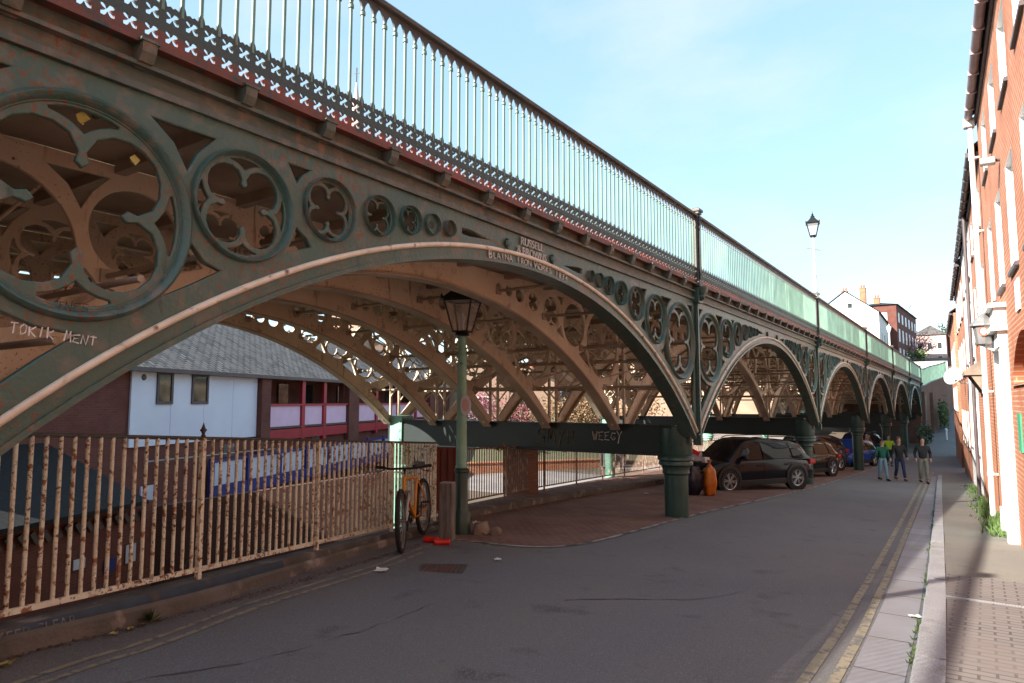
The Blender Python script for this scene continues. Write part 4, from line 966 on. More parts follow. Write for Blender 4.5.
def house(label, cx, cy_, w, d, z0, ze, rise, wallm, roofm, rz=0, hip=False, wins=None, chim=(), name='house', group='houses on the far slopes', winm='dglass'):
    t = thing(name, label, 'house', (cx, cy_, 0), rz, group)
    b = MB(); b.box((0, 0, (z0+ze)/2), (w, d, ze-z0))
    if not hip:
        b.prism([(-w/2, ze), (w/2, ze), (0, ze+rise)], -d/2, -d/2+.05, 'y'); b.prism([(-w/2, ze), (w/2, ze), (0, ze+rise)], d/2-.05, d/2, 'y')
    b.obj('wall', wallm, t)
    b = MB()
    if hip: b.loft([[(-w/2-.3, -d/2-.3, ze), (w/2+.3, -d/2-.3, ze), (w/2+.3, d/2+.3, ze), (-w/2-.3, d/2+.3, ze)], [(-.1, -d*.15, ze+rise), (.1, -d*.15, ze+rise), (.1, d*.15, ze+rise), (-.1, d*.15, ze+rise)]])
    else:
        o = .25; k = rise/(w/2)
        b.prism([(-w/2-o, ze-o*k+.02), (0, ze+rise+.02), (w/2+o, ze-o*k+.02), (w/2+o, ze-o*k+.16), (0, ze+rise+.18), (-w/2-o, ze-o*k+.16)], -d/2-.1, d/2+.1, 'y')
    rf = b.obj('roof', roofm, t)
    for (x, y, h) in chim:
        b = MB(); b.box((x, y, ze+h/2), (.9, .7, h)); b.box((x, y, ze+h+.05), (1.0, .8, .1))
        for q in (-.2, .2): b.lathe([(.12, ze+h+.1), (.14, ze+h+.6), (.1, ze+h+.6)], (x+q, y, 0), seg=8)
        b.obj('chimney', 'brickr', rf)
    for (face, u, z, ww, hh) in (wins or []):
        b = MB(); bb = MB()
        if face == 'f': c = (u, -d/2-.01, z); dd = (ww, .06, hh); d2 = (ww*.8, .02, hh*.84); c2 = (u, -d/2-.035, z)
        else: c = (w/2+.01, u, z); dd = (.06, ww, hh); d2 = (.02, ww*.8, hh*.84); c2 = (w/2+.035, u, z)
        b.box(c, dd); fo = b.obj('window', 'white', t); bb.box(c2, d2); bb.obj('pane', winm, fo)
    return t
# far end of the bridge
house('white gabled house above the far end of the bridge', -15.6, 118, 8.2, 26, 2, 12.2, 3.1, 'render', 'slatedk', R(2), wins=[('f', .6, 13.3, .7, .8), ('s', -9, 9, 1, 1.6), ('s', -4, 9, 1, 1.6), ('s', 2, 9, 1, 1.6)])
wf = [('s', -10.2+4.1*k, z, 1.5, h) for k in range(6) for z, h in ((7.6, 2.0), (10.7, 2.1), (13.6, 1.6))] + [('f', 1.6, 10.5, 1.1, 2), ('f', 1.6, 13.6, 1.1, 1.5)]
house('tall dark red brick block with three rows of white windows on the hill', -13.6, 138, 7.0, 25, 4, 15.6, 1.5, 'brickd', 'slatedk', R(-2.4), hip=True, wins=wf, chim=((-1.5, -11, 3.2), (-.2, -6, 2.0), (-4.2, -11.4, 2.9)), winm='palegl')
MT['pinkr'] = mat('pink_render', (.62, .42, .38), (.55, .37, .34), 1, .8, 0); MT['peach'] = mat('peach_render', (.36, .24, .17), (.30, .19, .13), .8, .85, 0)
house('pink rendered house with grey hipped roof beyond the brick block', -8.0, 166, 5.6, 12, 4, 13.2, 2.3, 'pinkr', 'slate', 0, hip=True, wins=[('f', -1.7, 11, .9, 1.5), ('f', 0, 11, .9, 1.5), ('f', 1.7, 11, .9, 1.5), ('f', -1.7, 8.2, .9, 1.6), ('f', 1.7, 8.2, .9, 1.6)])
house('small dark brick house right of the pink one', -4.2, 172, 1.9, 12, 3, 14.2, .8, 'brickd', 'slatedk', 0, wins=[('f', 0, 12, .8, 1.4), ('f', 0, 8.5, .8, 1.4)])
wallrun('garden_wall', 'low white garden wall above the far railing', (-12.5, 104), (-3.4, 104.5), 3.4, 1.7, .3, 'render', cop='kerb')
wallrun('stone_wall', 'grey stone wall closing the view at the top of the far road', (-6.5, 173), (1.5, 173.5), 5.0, 2.4, .4, 'stone')
# beyond, seen between the ribs
def at(px_ang, dist): return (-dist*math.sin(R(px_ang)), dist*math.cos(R(px_ang)))
x, y = at(37, 62); house('peach house half hidden behind the ribs, with slate roof', x, y, 12, 9, -4, 1.6, 3.0, 'peach', 'slate', R(40), wins=[('f', -3.5, -.3, 1.1, 1.4), ('f', 0, -.3, 1.1, 1.4), ('f', 3.5, -.3, 1.1, 1.4)])
x, y = at(30, 74); house('long brick house behind the red leaved tree', x, y, 13, 9, -4, 2.6, 3.0, 'brickr', 'slate', R(32), wins=[('f', -4, .6, 1.2, 1.5), ('f', 0, .6, 1.2, 1.5), ('f', 4, .6, 1.2, 1.5)])
x, y = at(19.5, 70); house('peach house seen over the parked cars', x, y, 15, 9, -4.5, 3.5, 2.5, 'peach', 'slate', R(12), wins=[('f', -5, -1.5, 1.1, 1.4), ('f', 1, -1.5, 1.1, 1.4), ('f', 5, 1.5, 1.1, 1.4)])
x, y = at(14.5, 84); house('pale cream house between the furthest bridge columns', x, y, 12, 9, -4.5, 3.0, 2.5, 'render', 'slate', R(8), wins=[('f', -2, -1.5, 1.1, 1.4), ('f', 3, -1.5, 1.1, 1.4)])
x, y = at(46, 75); house('grey roofed house beyond the pavilion', x, y, 14, 9, -4, 2.5, 3.5, 'peach', 'slate', R(50))
t = thing('church_spire', 'slim peach stone spire glimpsed through the parapet', 'church', (-44.5, 40.5, 0), R(20))
b = MB(); b.box((0, 0, 8), (2.6, 2.6, 24.6)); b.box((0, 0, 20.2), (2.9, 2.9, .4)); b.obj('tower', 'peach', t)
b = MB(); b.lathe([(1.1, 20.4), (.06, 28.2), (.001, 28.4)], seg=8); b.obj('spire', 'pinkr', t); b = MB(); b.cyl((0, 0, 28.2), (0, 0, 29.6), .05, seg=6); b.box((0, 0, 29.1), (.5, .06, .06)); b.obj('cross', 'dkpaint', t)

# ------------------------------------------------------------------ trees and bushes
def tree(name, label, x, y, z, h, crown, leaf, n=1500, ls=.16, seed=1, bare=False, trunk=.4, group='trees beyond the bridge'):
    t = thing(name, label, 'tree', (x, y, z), 0, group); rr = random.Random(seed); th = h*trunk; r0 = h*.022+.03
    b = MB(); b.tube([(0, 0, -.2), (rr.gauss(0, .05), rr.gauss(0, .05), th*.5), (rr.gauss(0, .1), rr.gauss(0, .1), th), (rr.gauss(0, .2), rr.gauss(0, .2), h*.82)], [r0*1.3, r0, r0*.8, r0*.15], 8)
    tips = []
    for k in range(11 if not bare else 16):
        a = rr.uniform(0, 6.28); zz = th*rr.uniform(.75, 1.6); L = crown*rr.uniform(.5, 1.0); p0 = Vector((0, 0, min(zz, h*.8)))
        p1 = p0 + Vector((math.cos(a)*L*.5, math.sin(a)*L*.5, L*.45)); p2 = p0 + Vector((math.cos(a)*L, math.sin(a)*L, min(L*rr.uniform(.6, 1.3), h-p0.z)))
        b.tube([p0, p1, p2], [r0*.5, r0*.3, r0*.08], 5); tips += [p1, p2, (p1+p2)/2]
        for q in range(3 if not bare else 8):
            s = p1.lerp(p2, rr.random()); e = s + Vector((rr.gauss(0, .28), rr.gauss(0, .28), rr.uniform(.1, .4)))*crown*.6
            b.tube([s, (s+e)/2 + Vector((rr.gauss(0, .05), rr.gauss(0, .05), 0)), e], [r0*.14, r0*.09, .008], 3); tips.append(e)
    b.obj('trunk', 'bark', t, smooth=60)
    if bare: return t
    b = MB()
    for k in range(n):
        c = rr.choice(tips); s = crown*.20
        p = c + Vector((rr.gauss(0, s), rr.gauss(0, s), rr.gauss(0, s*.8))); l = ls*rr.uniform(.5, 1.3)
        d1 = Vector((rr.gauss(0, 1), rr.gauss(0, 1), rr.gauss(0, .6))).normalized()*l; d2 = d1.cross(Vector((rr.gauss(0, 1), rr.gauss(0, 1), rr.gauss(0, 1)))).normalized()*l*.55
        b.face([p-d1, p-d2*.8, p+d1, p+d2])
    b.obj('crown', leaf, t); return t
def bush(name, label, x, y, z, w, h, leaf, n=700, ls=.12, seed=1, group=None, rz=0, d=None):
    t = thing(name, label, 'bush', (x, y, z), rz, group); rr = random.Random(seed); b = MB(); d = d or w
    cl = [(rr.uniform(-.4, .4)*w, rr.uniform(-.4, .4)*d, rr.uniform(.25, .75)*h) for _ in range(9)]
    for k in range(n):
        c = Vector(rr.choice(cl)); p = c + Vector((rr.gauss(0, w*.1), rr.gauss(0, d*.1), rr.gauss(0, h*.16))); p.z = max(p.z, .02); l = ls*rr.uniform(.5, 1.3)
        d1 = Vector((rr.gauss(0, 1), rr.gauss(0, 1), rr.gauss(0, .6))).normalized()*l; d2 = d1.cross(Vector((rr.gauss(0, 1), rr.gauss(0, 1), rr.gauss(0, 1)))).normalized()*l*.6
        b.face([p-d1, p-d2, p+d1, p+d2])
    b.obj('foliage', leaf, t)
    b = MB()
    for c in cl: b.tube([(0, 0, 0), (c[0]*.5, c[1]*.5, c[2]*.6), c], [.03, .02, .01], 4)
    b.obj('stem', 'bark', t); return t
x, y = at(34.6, 44); tree('red_leaf_tree', 'small tree with dark red leaves seen between the bridge ribs', x, y, -3.6, 5.2, 2.3, 'leafr', 1300, .09, 2, trunk=.3)
x, y = at(37.0, 50); tree('blossom_tree', 'pink blossoming tree behind the lamp post and ribs', x, y, -3.6, 5.6, 1.5, 'leafp', 1800, .08, 3, trunk=.3)
x, y = at(31.5, 50); bush('ivy_hedge', 'orange brown hedge on the bank behind the bridge beam', x, y, -2.6, 8, 3.0, 'ivyo', 4200, .10, 4, 'hedges beyond the bridge', R(30), 3)
x, y = at(26.5, 52); bush('ivy_hedge', 'orange brown hedge left of the pale green column', x, y, -2.8, 9, 3.2, 'ivyo', 4200, .10, 5, 'hedges beyond the bridge', R(30), 3)
x, y = at(29.5, 45); bush('green_bush', 'green shrub on the bank above the low brick wall', x, y, -2.9, 5, 1.5, 'leafg', 2200, .08, 6, 'green shrubs on the bank', R(30), 2)
x, y = at(33.5, 43); bush('green_bush', 'green shrub left of the brick pier on the bank', x, y, -3.1, 4, 1.3, 'leafg', 1200, .12, 7, 'green shrubs on the bank', R(30), 2)
x, y = at(24, 60); tree('bare_tree', 'leafless tree between the second and third columns', x, y, -4, 8, 3, None, 0, 0, 8, bare=True)
tree('bare_tree', 'tall leafless tree behind the tall brick block', -14.5, 155, 6, 13.2, 5, None, 0, 0, 9, bare=True, group='trees on the far hill')
tree('bare_tree', 'leafless tree right of the tall brick block', -11.0, 158, 6, 10.5, 4, None, 0, 0, 10, bare=True, group='trees on the far hill')
tree('blossom_tree', 'pink cherry in blossom in front of the pink house', -8.6, 140, 5.5, 6.0, 2.6, 'leafp', 1500, .13, 11, group='trees on the far hill')
tree('evergreen_tree', 'dark evergreen at the right of the far hilltop', -4.6, 190, 7, 11.5, 3.2, 'leafd', 1600, .3, 12, group='trees on the far hill')
bush('ivy_bank', 'dark green ivy and brambles at the foot of the far abutment', -4.35, 72, g(72)-.1, .8, 2.0, 'leafd', 1300, .10, 13, 'bushes beside the far road', d=9)
bush('ivy_bank', 'green brambles climbing the bank beside the rising road', -3.4, 88, g(88), .8, 3.0, 'leafg', 1600, .12, 14, 'bushes beside the far road', d=13)
bush('green_bush', 'round green bush on the far hill before the pink house', -8.2, 122, 5.9, 3.0, 2.0, 'leafg', 500, .18, 15)
b = MB(); b.tube([(0, 0, 0), (.0, 0, 1.0)], .09, 8); b.lathe([(.1, .85), (.13, 1.0), (.001, 1.1)], seg=10); tag(b.obj('bollard', 'white', loc=(-2.93, 78, g(78))), 'white topped bollard beside the dipping road', 'bollard')
# ------------------------------------------------------------------ left railing
FT = thing('street_railing', 'rusty cream painted railing with fleur finial posts along the near kerb', 'railing')
HF = 1.29; L = (FB-FA).length; d = (FB-FA)/L; az = math.atan2(-d.x, d.y); slope = d.z
tops = MB(); tops.tube([FA+Vector((0, 0, HF)), FB+Vector((0, 0, HF))], .018, 8); tops.obj('top_rail', 'rail', FT)
b = MB(); b.prism([(0, -.022), (L, -.022+0), (L, .022), (0, .022)], -.014, .014, 'x')
for v in b.bm.verts: v.co.z += v.co.y*slope/math.sqrt(1-slope*slope)
b.obj('bottom_rail', 'fence', FT, loc=FA+Vector((0, 0, .04)), rz=az)
b = MB(); b.cyl((0, 0, .05), (0, 0, HF), .0165, seg=10); BARM = b.mesh('bar', 'fence', smooth=40)
b = MB(); b.box((0, 0, HF/2-.06), (.045, .045, HF+.12)); POSTM = b.mesh('post', 'fence')
b = MB(); b.lathe([(.018, .0), (.024, .02), (.012, .035), (.02, .05), (.012, .065)], seg=10); b.lathe([(.006, .05), (.022, .085), (.001, .15)], seg=8)
for s in (-1, 1): b.lathe([(.001, -.018), (.016, 0), (.001, .018)], (0, s*.028, .075), seg=8)
FINM = b.mesh('finial', 'rail', smooth=40)
posts = [1.25, 3.25, 5.25, 7.25, 8.85]
s = .10
while s < L - .05:
    if min(abs(s-p) for p in posts) > .055:
        p = FA + d*s; put('bar', BARM, FT, p, az)
    s += .1175
for p_ in posts:
    p = FA + d*p_; po = put('post', POSTM, FT, p, az)
    if p_ < 4: put('finial', FINM, po, (0, 0, HF+.005))
    b = MB(); b.tube([(0, 0, .25), (-.30, .12, -.02)], .012, 6); b.obj('stay', 'rail', po)

# ------------------------------------------------------------------ lamp posts
def lantern(t, z, s=1.0, glass=True):
    """four-sided tapering street lantern standing with its foot at height z"""
    b = MB(); b.lathe([(.055*s, z-.02), (.11*s, z+.0), (.085*s, z+.05), (.05*s, z+.05)], seg=12)
    A, B = .105*s, .205*s; z0, z1 = z+.05*s, z+.50*s
    for sx, sy in ((1, 1), (1, -1), (-1, -1), (-1, 1)): b.cyl((sx*A, sy*A, z0), (sx*B, sy*B, z1), .014*s, seg=6)
    for (r, zz, th) in ((A, z0, .02), (B, z1, .03)):
        for a in range(4):
            c, sn = [(1, 0), (0, 1), (-1, 0), (0, -1)][a]; b.box((c*r, sn*r, zz), (.028*s if c else 2*r, .028*s if sn else 2*r, th*s))
    fr_ = b.obj('lantern_frame', 'black', t)
    b = MB(); b.loft([[(-A, -A, z0), (A, -A, z0), (A, A, z0), (-A, A, z0)], [(-B, -B, z1), (B, -B, z1), (B, B, z1), (-B, B, z1)]], cap=False); b.obj('lantern_glass', 'lampglass', t)
    b = MB(); q = .245*s; b.loft([[(-q, -q, z1+.01), (q, -q, z1+.01), (q, q, z1+.01), (-q, q, z1+.01)], [(-q*.55, -q*.55, z1+.13*s), (q*.55, -q*.55, z1+.13*s), (q*.55, q*.55, z1+.13*s), (-q*.55, q*.55, z1+.13*s)], [(-q*.3, -q*.3, z1+.22*s), (q*.3, -q*.3, z1+.22*s), (q*.3, q*.3, z1+.22*s), (-q*.3, q*.3, z1+.22*s)], [(-q*.2, -q*.2, z1+.26*s), (q*.2, -q*.2, z1+.26*s), (q*.2, q*.2, z1+.26*s), (-q*.2, q*.2, z1+.26*s)]])
    b.lathe([(.07*s, z1+.25*s), (.075*s, z1+.29*s), (.03*s, z1+.31*s), (.045*s, z1+.35*s), (.02*s, z1+.38*s), (.012*s, z1+.42*s), (.001, z1+.50*s)], seg=10)
    for sx, sy in ((1, 1), (1, -1), (-1, -1), (-1, 1)): b.lathe([(.012*s, z1+.02), (.02*s, z1+.05*s), (.001, z1+.10*s)], (sx*q*.94, sy*q*.94, 0), seg=6)
    b.obj('lantern_roof', 'black', t)
    b = MB(); b.lathe([(.02*s, z0+.01), (.03*s, z0+.12*s), (.05*s, z0+.2*s), (.001, z0+.3*s)], seg=10); b.obj('bulb', 'palegl', t, smooth=50)
gm = bpy.data.materials.new('lantern_glass'); gm.use_nodes = True; n_ = gm.node_tree.nodes; l_ = gm.node_tree.links
tr_ = n_.new('ShaderNodeBsdfTransparent'); mx_ = n_.new('ShaderNodeMixShader'); mx_.inputs[0].default_value = .35
gb = n_['Principled BSDF']; gb.inputs['Base Color'].default_value = (.55, .55, .52, 1); gb.inputs['Roughness'].default_value = .08
l_.new(tr_.outputs[0], mx_.inputs[1]); l_.new(gb.outputs[0], mx_.inputs[2]); l_.new(mx_.outputs[0], n_['Material Output'].inputs[0]); MT['lampglass'] = gm
LX, LY = -6.86, 8.60; LZ = g(LY)
t = thing('street_lamp', 'old green street lamp with black four sided lantern standing under the bridge arch', 'street lamp', (LX, LY, LZ), R(18), 'street lamps')
b = MB(); b.lathe([(.15, 0), (.15, .32), (.125, .36), (.105, .40), (.105, .95), (.12, .97), (.12, 1.0), (.09, 1.03)], seg=20); b.obj('base', 'dark', t, smooth=35)
b = MB(); b.lathe([(.088, 1.02), (.10, 1.04), (.088, 1.07), (.082, 1.5), (.072, 2.75), (.085, 2.78), (.085, 2.81), (.066, 2.84), (.060, 3.08), (.08, 3.11), (.05, 3.14)], seg=20); b.obj('post', 'pale', t, smooth=35)
b = MB(); b.cyl((-.30, 0, 2.93), (.16, 0, 2.93), .013, seg=8); b.lathe([(.001, -.02), (.02, 0), (.001, .02)], (-.3, 0, 2.93), seg=8); b.obj('ladder_bar', 'pale', t)
lantern(t, 3.14, 1.12)
b = MB()
b.cyl((.10, -.09, 2.02), (.10, -.11, 2.02), .16, seg=28); bmesh.ops.scale(b.bm, vec=(.55, 1, 1), verts=b.bm.verts, space=Matrix.Translation((-.10, 0, 0)))
so = b.obj('oval_sign', 'palegl', t); b = MB(); b.cyl((.10, -.112, 2.02), (.10, -.116, 2.02), .10, seg=24); bmesh.ops.scale(b.bm, vec=(.55, 1, 1), verts=b.bm.verts, space=Matrix.Translation((-.10, 0, 0))); b.obj('sign_face', 'pinkr', so)
# bridge lamp
t = thing('street_lamp', 'tall white lamp post with a lantern rising above the bridge parapet', 'street lamp', (-4.64, 25.7, 0), R(10), 'street lamps')
b = MB(); b.lathe([(.09, 3.60), (.12, 3.66), (.12, 3.72), (.08, 3.76), (.065, 4.4), (.075, 4.43), (.06, 4.46), (.045, 5.0), (.055, 5.03), (.04, 5.06), (.033, 5.72), (.045, 5.75), (.03, 5.8)], seg=14); b.obj('post', 'white', t, smooth=35)
b = MB(); b.cyl((-.22, 0, 5.42), (.22, 0, 5.30), .016, seg=6); b.obj('ladder_bar', 'steel', t)
lantern(t, 5.80, .95)
t = thing('street_lamp', 'distant pale lamp post on the hill before the brick block', 'street lamp', (-9.4, 100, 3.2), 0, 'street lamps')
b = MB(); b.cyl((0, 0, 0), (0, 0, 5.6), .12, .08, seg=8); b.lathe([(.12, 5.6), (.3, 6.2), (.33, 6.3), (.1, 6.5), (.001, 6.8)], seg=8); b.obj('post', 'white', t)
# wooden bollard
t = thing('wooden_post', 'square weathered grey timber bollard between bicycle and lamp post', 'bollard', (-6.66, 8.02, g(8.0)), R(20))
b = MB(); b.box((0, 0, .40), (.20, .17, .86), bev=.012); b.obj('post', 'wood', t)
b = MB(); b.box((0, 0, .838), (.19, .16, .012)); b.obj('top', 'kerb', t)
rs = random.Random(4)
for k, (dx, dy, r, lab) in enumerate(((0, 0, .17, 'broken rough stone, larger of two at the foot of the green lamp post'), (.24, .10, .10, 'smaller broken stone beside the larger one at the lamp post foot'))):
    b = MB()
    for q in range(26):
        v = Vector((rs.gauss(0, 1), rs.gauss(0, 1), rs.gauss(0, .8))).normalized()*r*rs.uniform(.8, 1.15); v.z = max(v.z, -.4*r); b.bm.verts.new(v)
    bmesh.ops.convex_hull(b.bm, input=b.bm.verts[:]); bmesh.ops.delete(b.bm, geom=[v for v in b.bm.verts if not v.link_faces], context='VERTS')
    bmesh.ops.bevel(b.bm, geom=b.bm.edges[:], offset=r*.06, segments=2, affect='EDGES')
    tag(b.obj('stone_block', 'stone', loc=(-6.62+dx, 8.78+dy, g(8.8)+.38*r), rz=k, smooth=30), lab, 'stone')

# ------------------------------------------------------------------ bicycle
def bicycle():
    t = thing('bicycle', 'mountain bike with an orange yellow frame leaning on the rusty railing', 'bicycle', (-6.40, 6.78, g(6.8)+.0))
    MT['bikey'] = mat('orange_yellow_paint', (.62, .25, .02), (.55, .2, .02), 3, .35, 0)
    RWH = .355; WB = 1.08                        # local: x forward (front wheel at 0), z up
    root = t
    dirv = Vector((-6.42+6.93, 6.80-7.74, 0)).normalized(); t.rotation_euler.z = math.atan2(dirv.y, dirv.x)
    t.rotation_euler.x = R(2.5); t.scale = (1.17, 1.17, 1.17)
    def wheel(x, rz=0):
        o = MB(); o.lathe([(RWH-.05, -.018), (RWH-.02, -.028), (RWH, -.012), (RWH, .012), (RWH-.02, .028), (RWH-.05, .018)], seg=40, axis='Y', close=True)
        w = o.obj('wheel', 'rubber', root, (x, 0, RWH), rz, smooth=50)
        o = MB(); o.lathe([(RWH-.065, -.014), (RWH-.048, -.015), (RWH-.048, .015), (RWH-.065, .014)], seg=40, axis='Y', close=True); o.obj('rim', 'alloy', w)
        o = MB(); o.cyl((0, -.05, 0), (0, .05, 0), .022, seg=10)
        for k in range(24):
            a = 2*math.pi*k/24; o.cyl((0, .03*(-1)**k, 0), ((RWH-.06)*math.cos(a), 0, (RWH-.06)*math.sin(a)), .0022, seg=4, caps=False)
        o.obj('spoke', 'steel', w, kind='stuff')
    wheel(0, R(8)); wheel(-WB)
    bb = Vector((-.62, 0, .30)); seat_t = Vector((-.78, 0, .76)); head_t = Vector((-.20, 0, .80)); head_b = Vector((-.165, 0, .68)); rear = Vector((-WB, 0, RWH))
    b = MB()
    b.tube([bb, seat_t], .018, 8); b.tube([seat_t, head_t], .018, 8); b.tube([bb, head_b], .022, 8); b.tube([head_t+Vector((.01, 0, .03)), head_b-Vector((-.01, 0, .03))], .022, 8)
    for s_ in (-1, 1):
        b.tube([bb+Vector((0, s_*.03, 0)), rear+Vector((0, s_*.06, 0))], .010, 6); b.tube([seat_t+Vector((0, s_*.02, -.04)), rear+Vector((0, s_*.06, 0))], .009, 6)
    b.obj('frame', 'bikey', root, smooth=50)
    b = MB()
    for s_ in (-1, 1): b.tube([head_b+Vector((.0, s_*.055, -.02)), Vector((-.02, s_*.06, .45)), Vector((0, s_*.06, RWH))], .018, 8)
    b.box((head_b.x, 0, head_b.z-.03), (.05, .15, .04)); b.obj('fork', 'steel', root, smooth=50)
    b = MB(); b.tube([head_t, head_t+Vector((-.02, 0, .10)), head_t+Vector((.05, 0, .13))], .016, 8); b.tube([Vector((-.19, -.33, .95)), Vector((-.14, -.14, .925)), Vector((-.14, .14, .925)), Vector((-.19, .33, .95))], .013, 8)
    hb = b.obj('handlebar', 'black', root, smooth=50)
    for s_ in (-1, 1):
        b = MB(); b.tube([(-.19, s_*.33, .95), (-.165, s_*.22, .938)], .018, 8); b.tube([(-.15, s_*.2, .93), (-.08, s_*.26, .90), (-.09, s_*.32, .90)], .006, 6); b.obj('grip', 'rubber', hb)
    b = MB(); b.tube([seat_t, seat_t+Vector((-.035, 0, .13))], .013, 8); b.obj('seat_post', 'steel', root)
    b = MB(); c = seat_t+Vector((-.04, 0, .15)); b.loft([[(c.x+.15, -.02, c.z-.02), (c.x+.15, .02, c.z-.02), (c.x+.15, .02, c.z+.01), (c.x+.15, -.02, c.z+.01)], [(c.x, -.05, c.z-.02), (c.x, .05, c.z-.02), (c.x, .04, c.z+.02), (c.x, -.04, c.z+.02)], [(c.x-.12, -.08, c.z-.02), (c.x-.12, .08, c.z-.02), (c.x-.12, .07, c.z+.03), (c.x-.12, -.07, c.z+.03)]]); b.obj('saddle', 'black', root)
    b = MB(); b.lathe([(.085, -.004), (.09, 0), (.085, .004), (.03, .004), (.03, -.004)], (bb.x, -.05, bb.z), seg=20, axis='Y', close=True); b.tube([(bb.x, -.08, bb.z), (bb.x+.03, -.085, bb.z-.17)], .01, 6); b.tube([(bb.x, .08, bb.z), (bb.x-.03, .085, bb.z+.17)], .01, 6); b.obj('crank', 'black', root)
    for s_, dz in ((-1, -.17), (1, .17)): b = MB(); b.box((bb.x+(.03 if s_ < 0 else -.03), s_*.14, bb.z+dz), (.09, .09, .02)); b.obj('pedal', 'black', root)
    b = MB(); b.tube([(bb.x, -.05, bb.z+.08), (-WB, -.05, RWH+.04)], .004, 4); b.tube([(bb.x, -.05, bb.z-.08), (-WB, -.05, RWH-.05)], .004, 4); b.obj('chain', 'dkpaint', root, kind='stuff')
bicycle()
# litter
def can(x, y, a, lab):
    t = thing('drink_can', lab, 'can', (x, y, g(y)+.037), a, 'crushed red cans'); b = MB(); b.lathe([(.025, -.085), (.036, -.075), (.036, -.02), (.030, .0), (.035, .03), (.036, .075), (.027, .085)], seg=16, axis='X'); b.obj('body', MT.setdefault('redcan', mat('red_can_paint', (.62, .02, .012), None, 1, .35, 0)), t, smooth=40)
    b = MB(); b.lathe([(.001, .084), (.026, .086)], seg=12, axis='X'); b.obj('lid', 'alloy', t); t.scale = (1.35, 1.35, 1.35)
can(-6.66, 7.66, R(20), 'crushed red drink can lying nearer the bicycle wheel'); can(-6.42, 7.62, R(40), 'crushed red drink can lying nearer the timber bollard')
rl = random.Random(12)
def paper(x, y, s, lab, m='white'):
    b = MB(); n = 5; vs_ = [[b.bm.verts.new(((i-2)*s/4+rl.gauss(0, s*.05), (j-2)*s/5+rl.gauss(0, s*.05), .012+abs(rl.gauss(0, s*.10)))) for i in range(n)] for j in range(n)]
    for i in range(n-1):
        for j in range(n-1): b.bm.faces.new((vs_[i][j], vs_[i][j+1], vs_[i+1][j+1], vs_[i+1][j]))
    tag(b.obj('paper_scrap', m, loc=(x, y, g(y)+.004), rz=rl.uniform(0, 6)), lab, 'litter', 'scraps of litter')
paper(-5.75, 5.75, .14, 'crumpled white paper scrap on the road before the bicycle'); paper(-7.4, 9.7, .16, 'white scrap lying in the sunlit patch of setts beside the lamp post'); paper(-5.15, 7.2, .10, 'small pale scrap near the rusty drain grate')
paper(-.62, 7.6, .09, 'torn white paper on the gutter flagstones'); paper(-7.6, 17.5, .12, 'pale scrap on the setts left of the big column')
MT['yleaf'] = mat('yellow_green_leaf', (.50, .45, .14), (.38, .34, .10), 9, .6, 0); MT['bleaf'] = mat('brown_leaf', (.16, .08, .04), (.1, .05, .03), 9, .7, 0)
def leaf(x, y, s, lab, m, z=None):
    b = MB(); rim = []
    for k in range(10):
        a = 2*math.pi*k/10; r = s*(1 if k % 2 == 0 else .62)*rl.uniform(.8, 1.1); rim.append(b.bm.verts.new((r*math.cos(a), r*math.sin(a)*.8, .015+abs(rl.gauss(0, s*.18)))))
    c = b.bm.verts.new((0, 0, .006))
    for k in range(10): b.bm.faces.new((c, rim[k], rim[(k+1) % 10]))
    tag(b.obj('fallen_leaf', m, loc=(x, y, (g(y)+.004) if z is None else z), rz=rl.uniform(0, 6)), lab, 'leaf', 'fallen leaves by the kerb')
leaf(-5.42, 1.98, .075, 'largest yellow leaf at the left corner of the road', 'yleaf'); leaf(-5.33, 1.86, .06, 'yellow leaf overlapping the largest one', 'yleaf')
leaf(-5.62, 2.88, .05, 'yellow leaf by the kerb next to the green weed', 'yleaf'); leaf(-5.58, 2.74, .045, 'pale leaf left of the one beside the weed', 'yleaf'); leaf(-5.64, 2.99, .05, 'brown curled leaf touching the green weed', 'bleaf')
b = MB(); rq = random.Random(21)
for k in range(620):
    y = rq.uniform(1.6, 7.5); x = lerp(KF, y) + abs(rq.gauss(.02, .06)); s = rq.uniform(.006, .022); z = g(y)+.004; a = rq.uniform(0, 6.28)
    b.face([(x+s*math.cos(a), y+s*math.sin(a), z+rq.uniform(0, .012)), (x+s*math.cos(a+2), y+s*math.sin(a+2), z+rq.uniform(0, .02)), (x+s*math.cos(a+4), y+s*math.sin(a+4), z+rq.uniform(0, .012))])
tag(b.obj('debris', 'bleaf', kind='stuff'), 'brown leaf litter and grit gathered along the near kerb', 'debris')
b = MB()
for k in range(60):
    a = rq.uniform(0, 6.28); r = rq.uniform(.01, .10); h = rq.uniform(.03, .13); w = .012
    b.face([(0, 0, 0), (r*math.cos(a)+w, r*math.sin(a), h*.6), (r*1.3*math.cos(a), r*1.3*math.sin(a), h), (r*math.cos(a)-w, r*math.sin(a)+w, h*.55)])
tag(b.obj('weed', 'leafg', loc=(-5.72, 3.08, g(3.1)+.01)), 'small green weed growing at the foot of the near kerb', 'weed')
t = thing('ivy_sprig', 'few ivy leaves hanging inside the largest ring of the bridge', 'ivy', (-4.78, 1.9, 1.72))
for k, (y, z, s) in enumerate(((.08, .12, .05), (.42, -.06, .04), (.16, .17, .04), (-.18, .16, .05), (-.3, .1, .04), (.0, .19, .04), (-.42, .06, .045))):
    b = MB(); b.face([(0.02, y, z+s*1.1), (.03, y+s*.9, z+s*.2), (.0, y+s*.4, z-s*.3), (.04, y, z-s), (.0, y-s*.4, z-s*.3), (.03, y-s*.9, z+s*.2)]); b.obj('leaf', 'yleaf' if k < 2 else 'leafd', t)
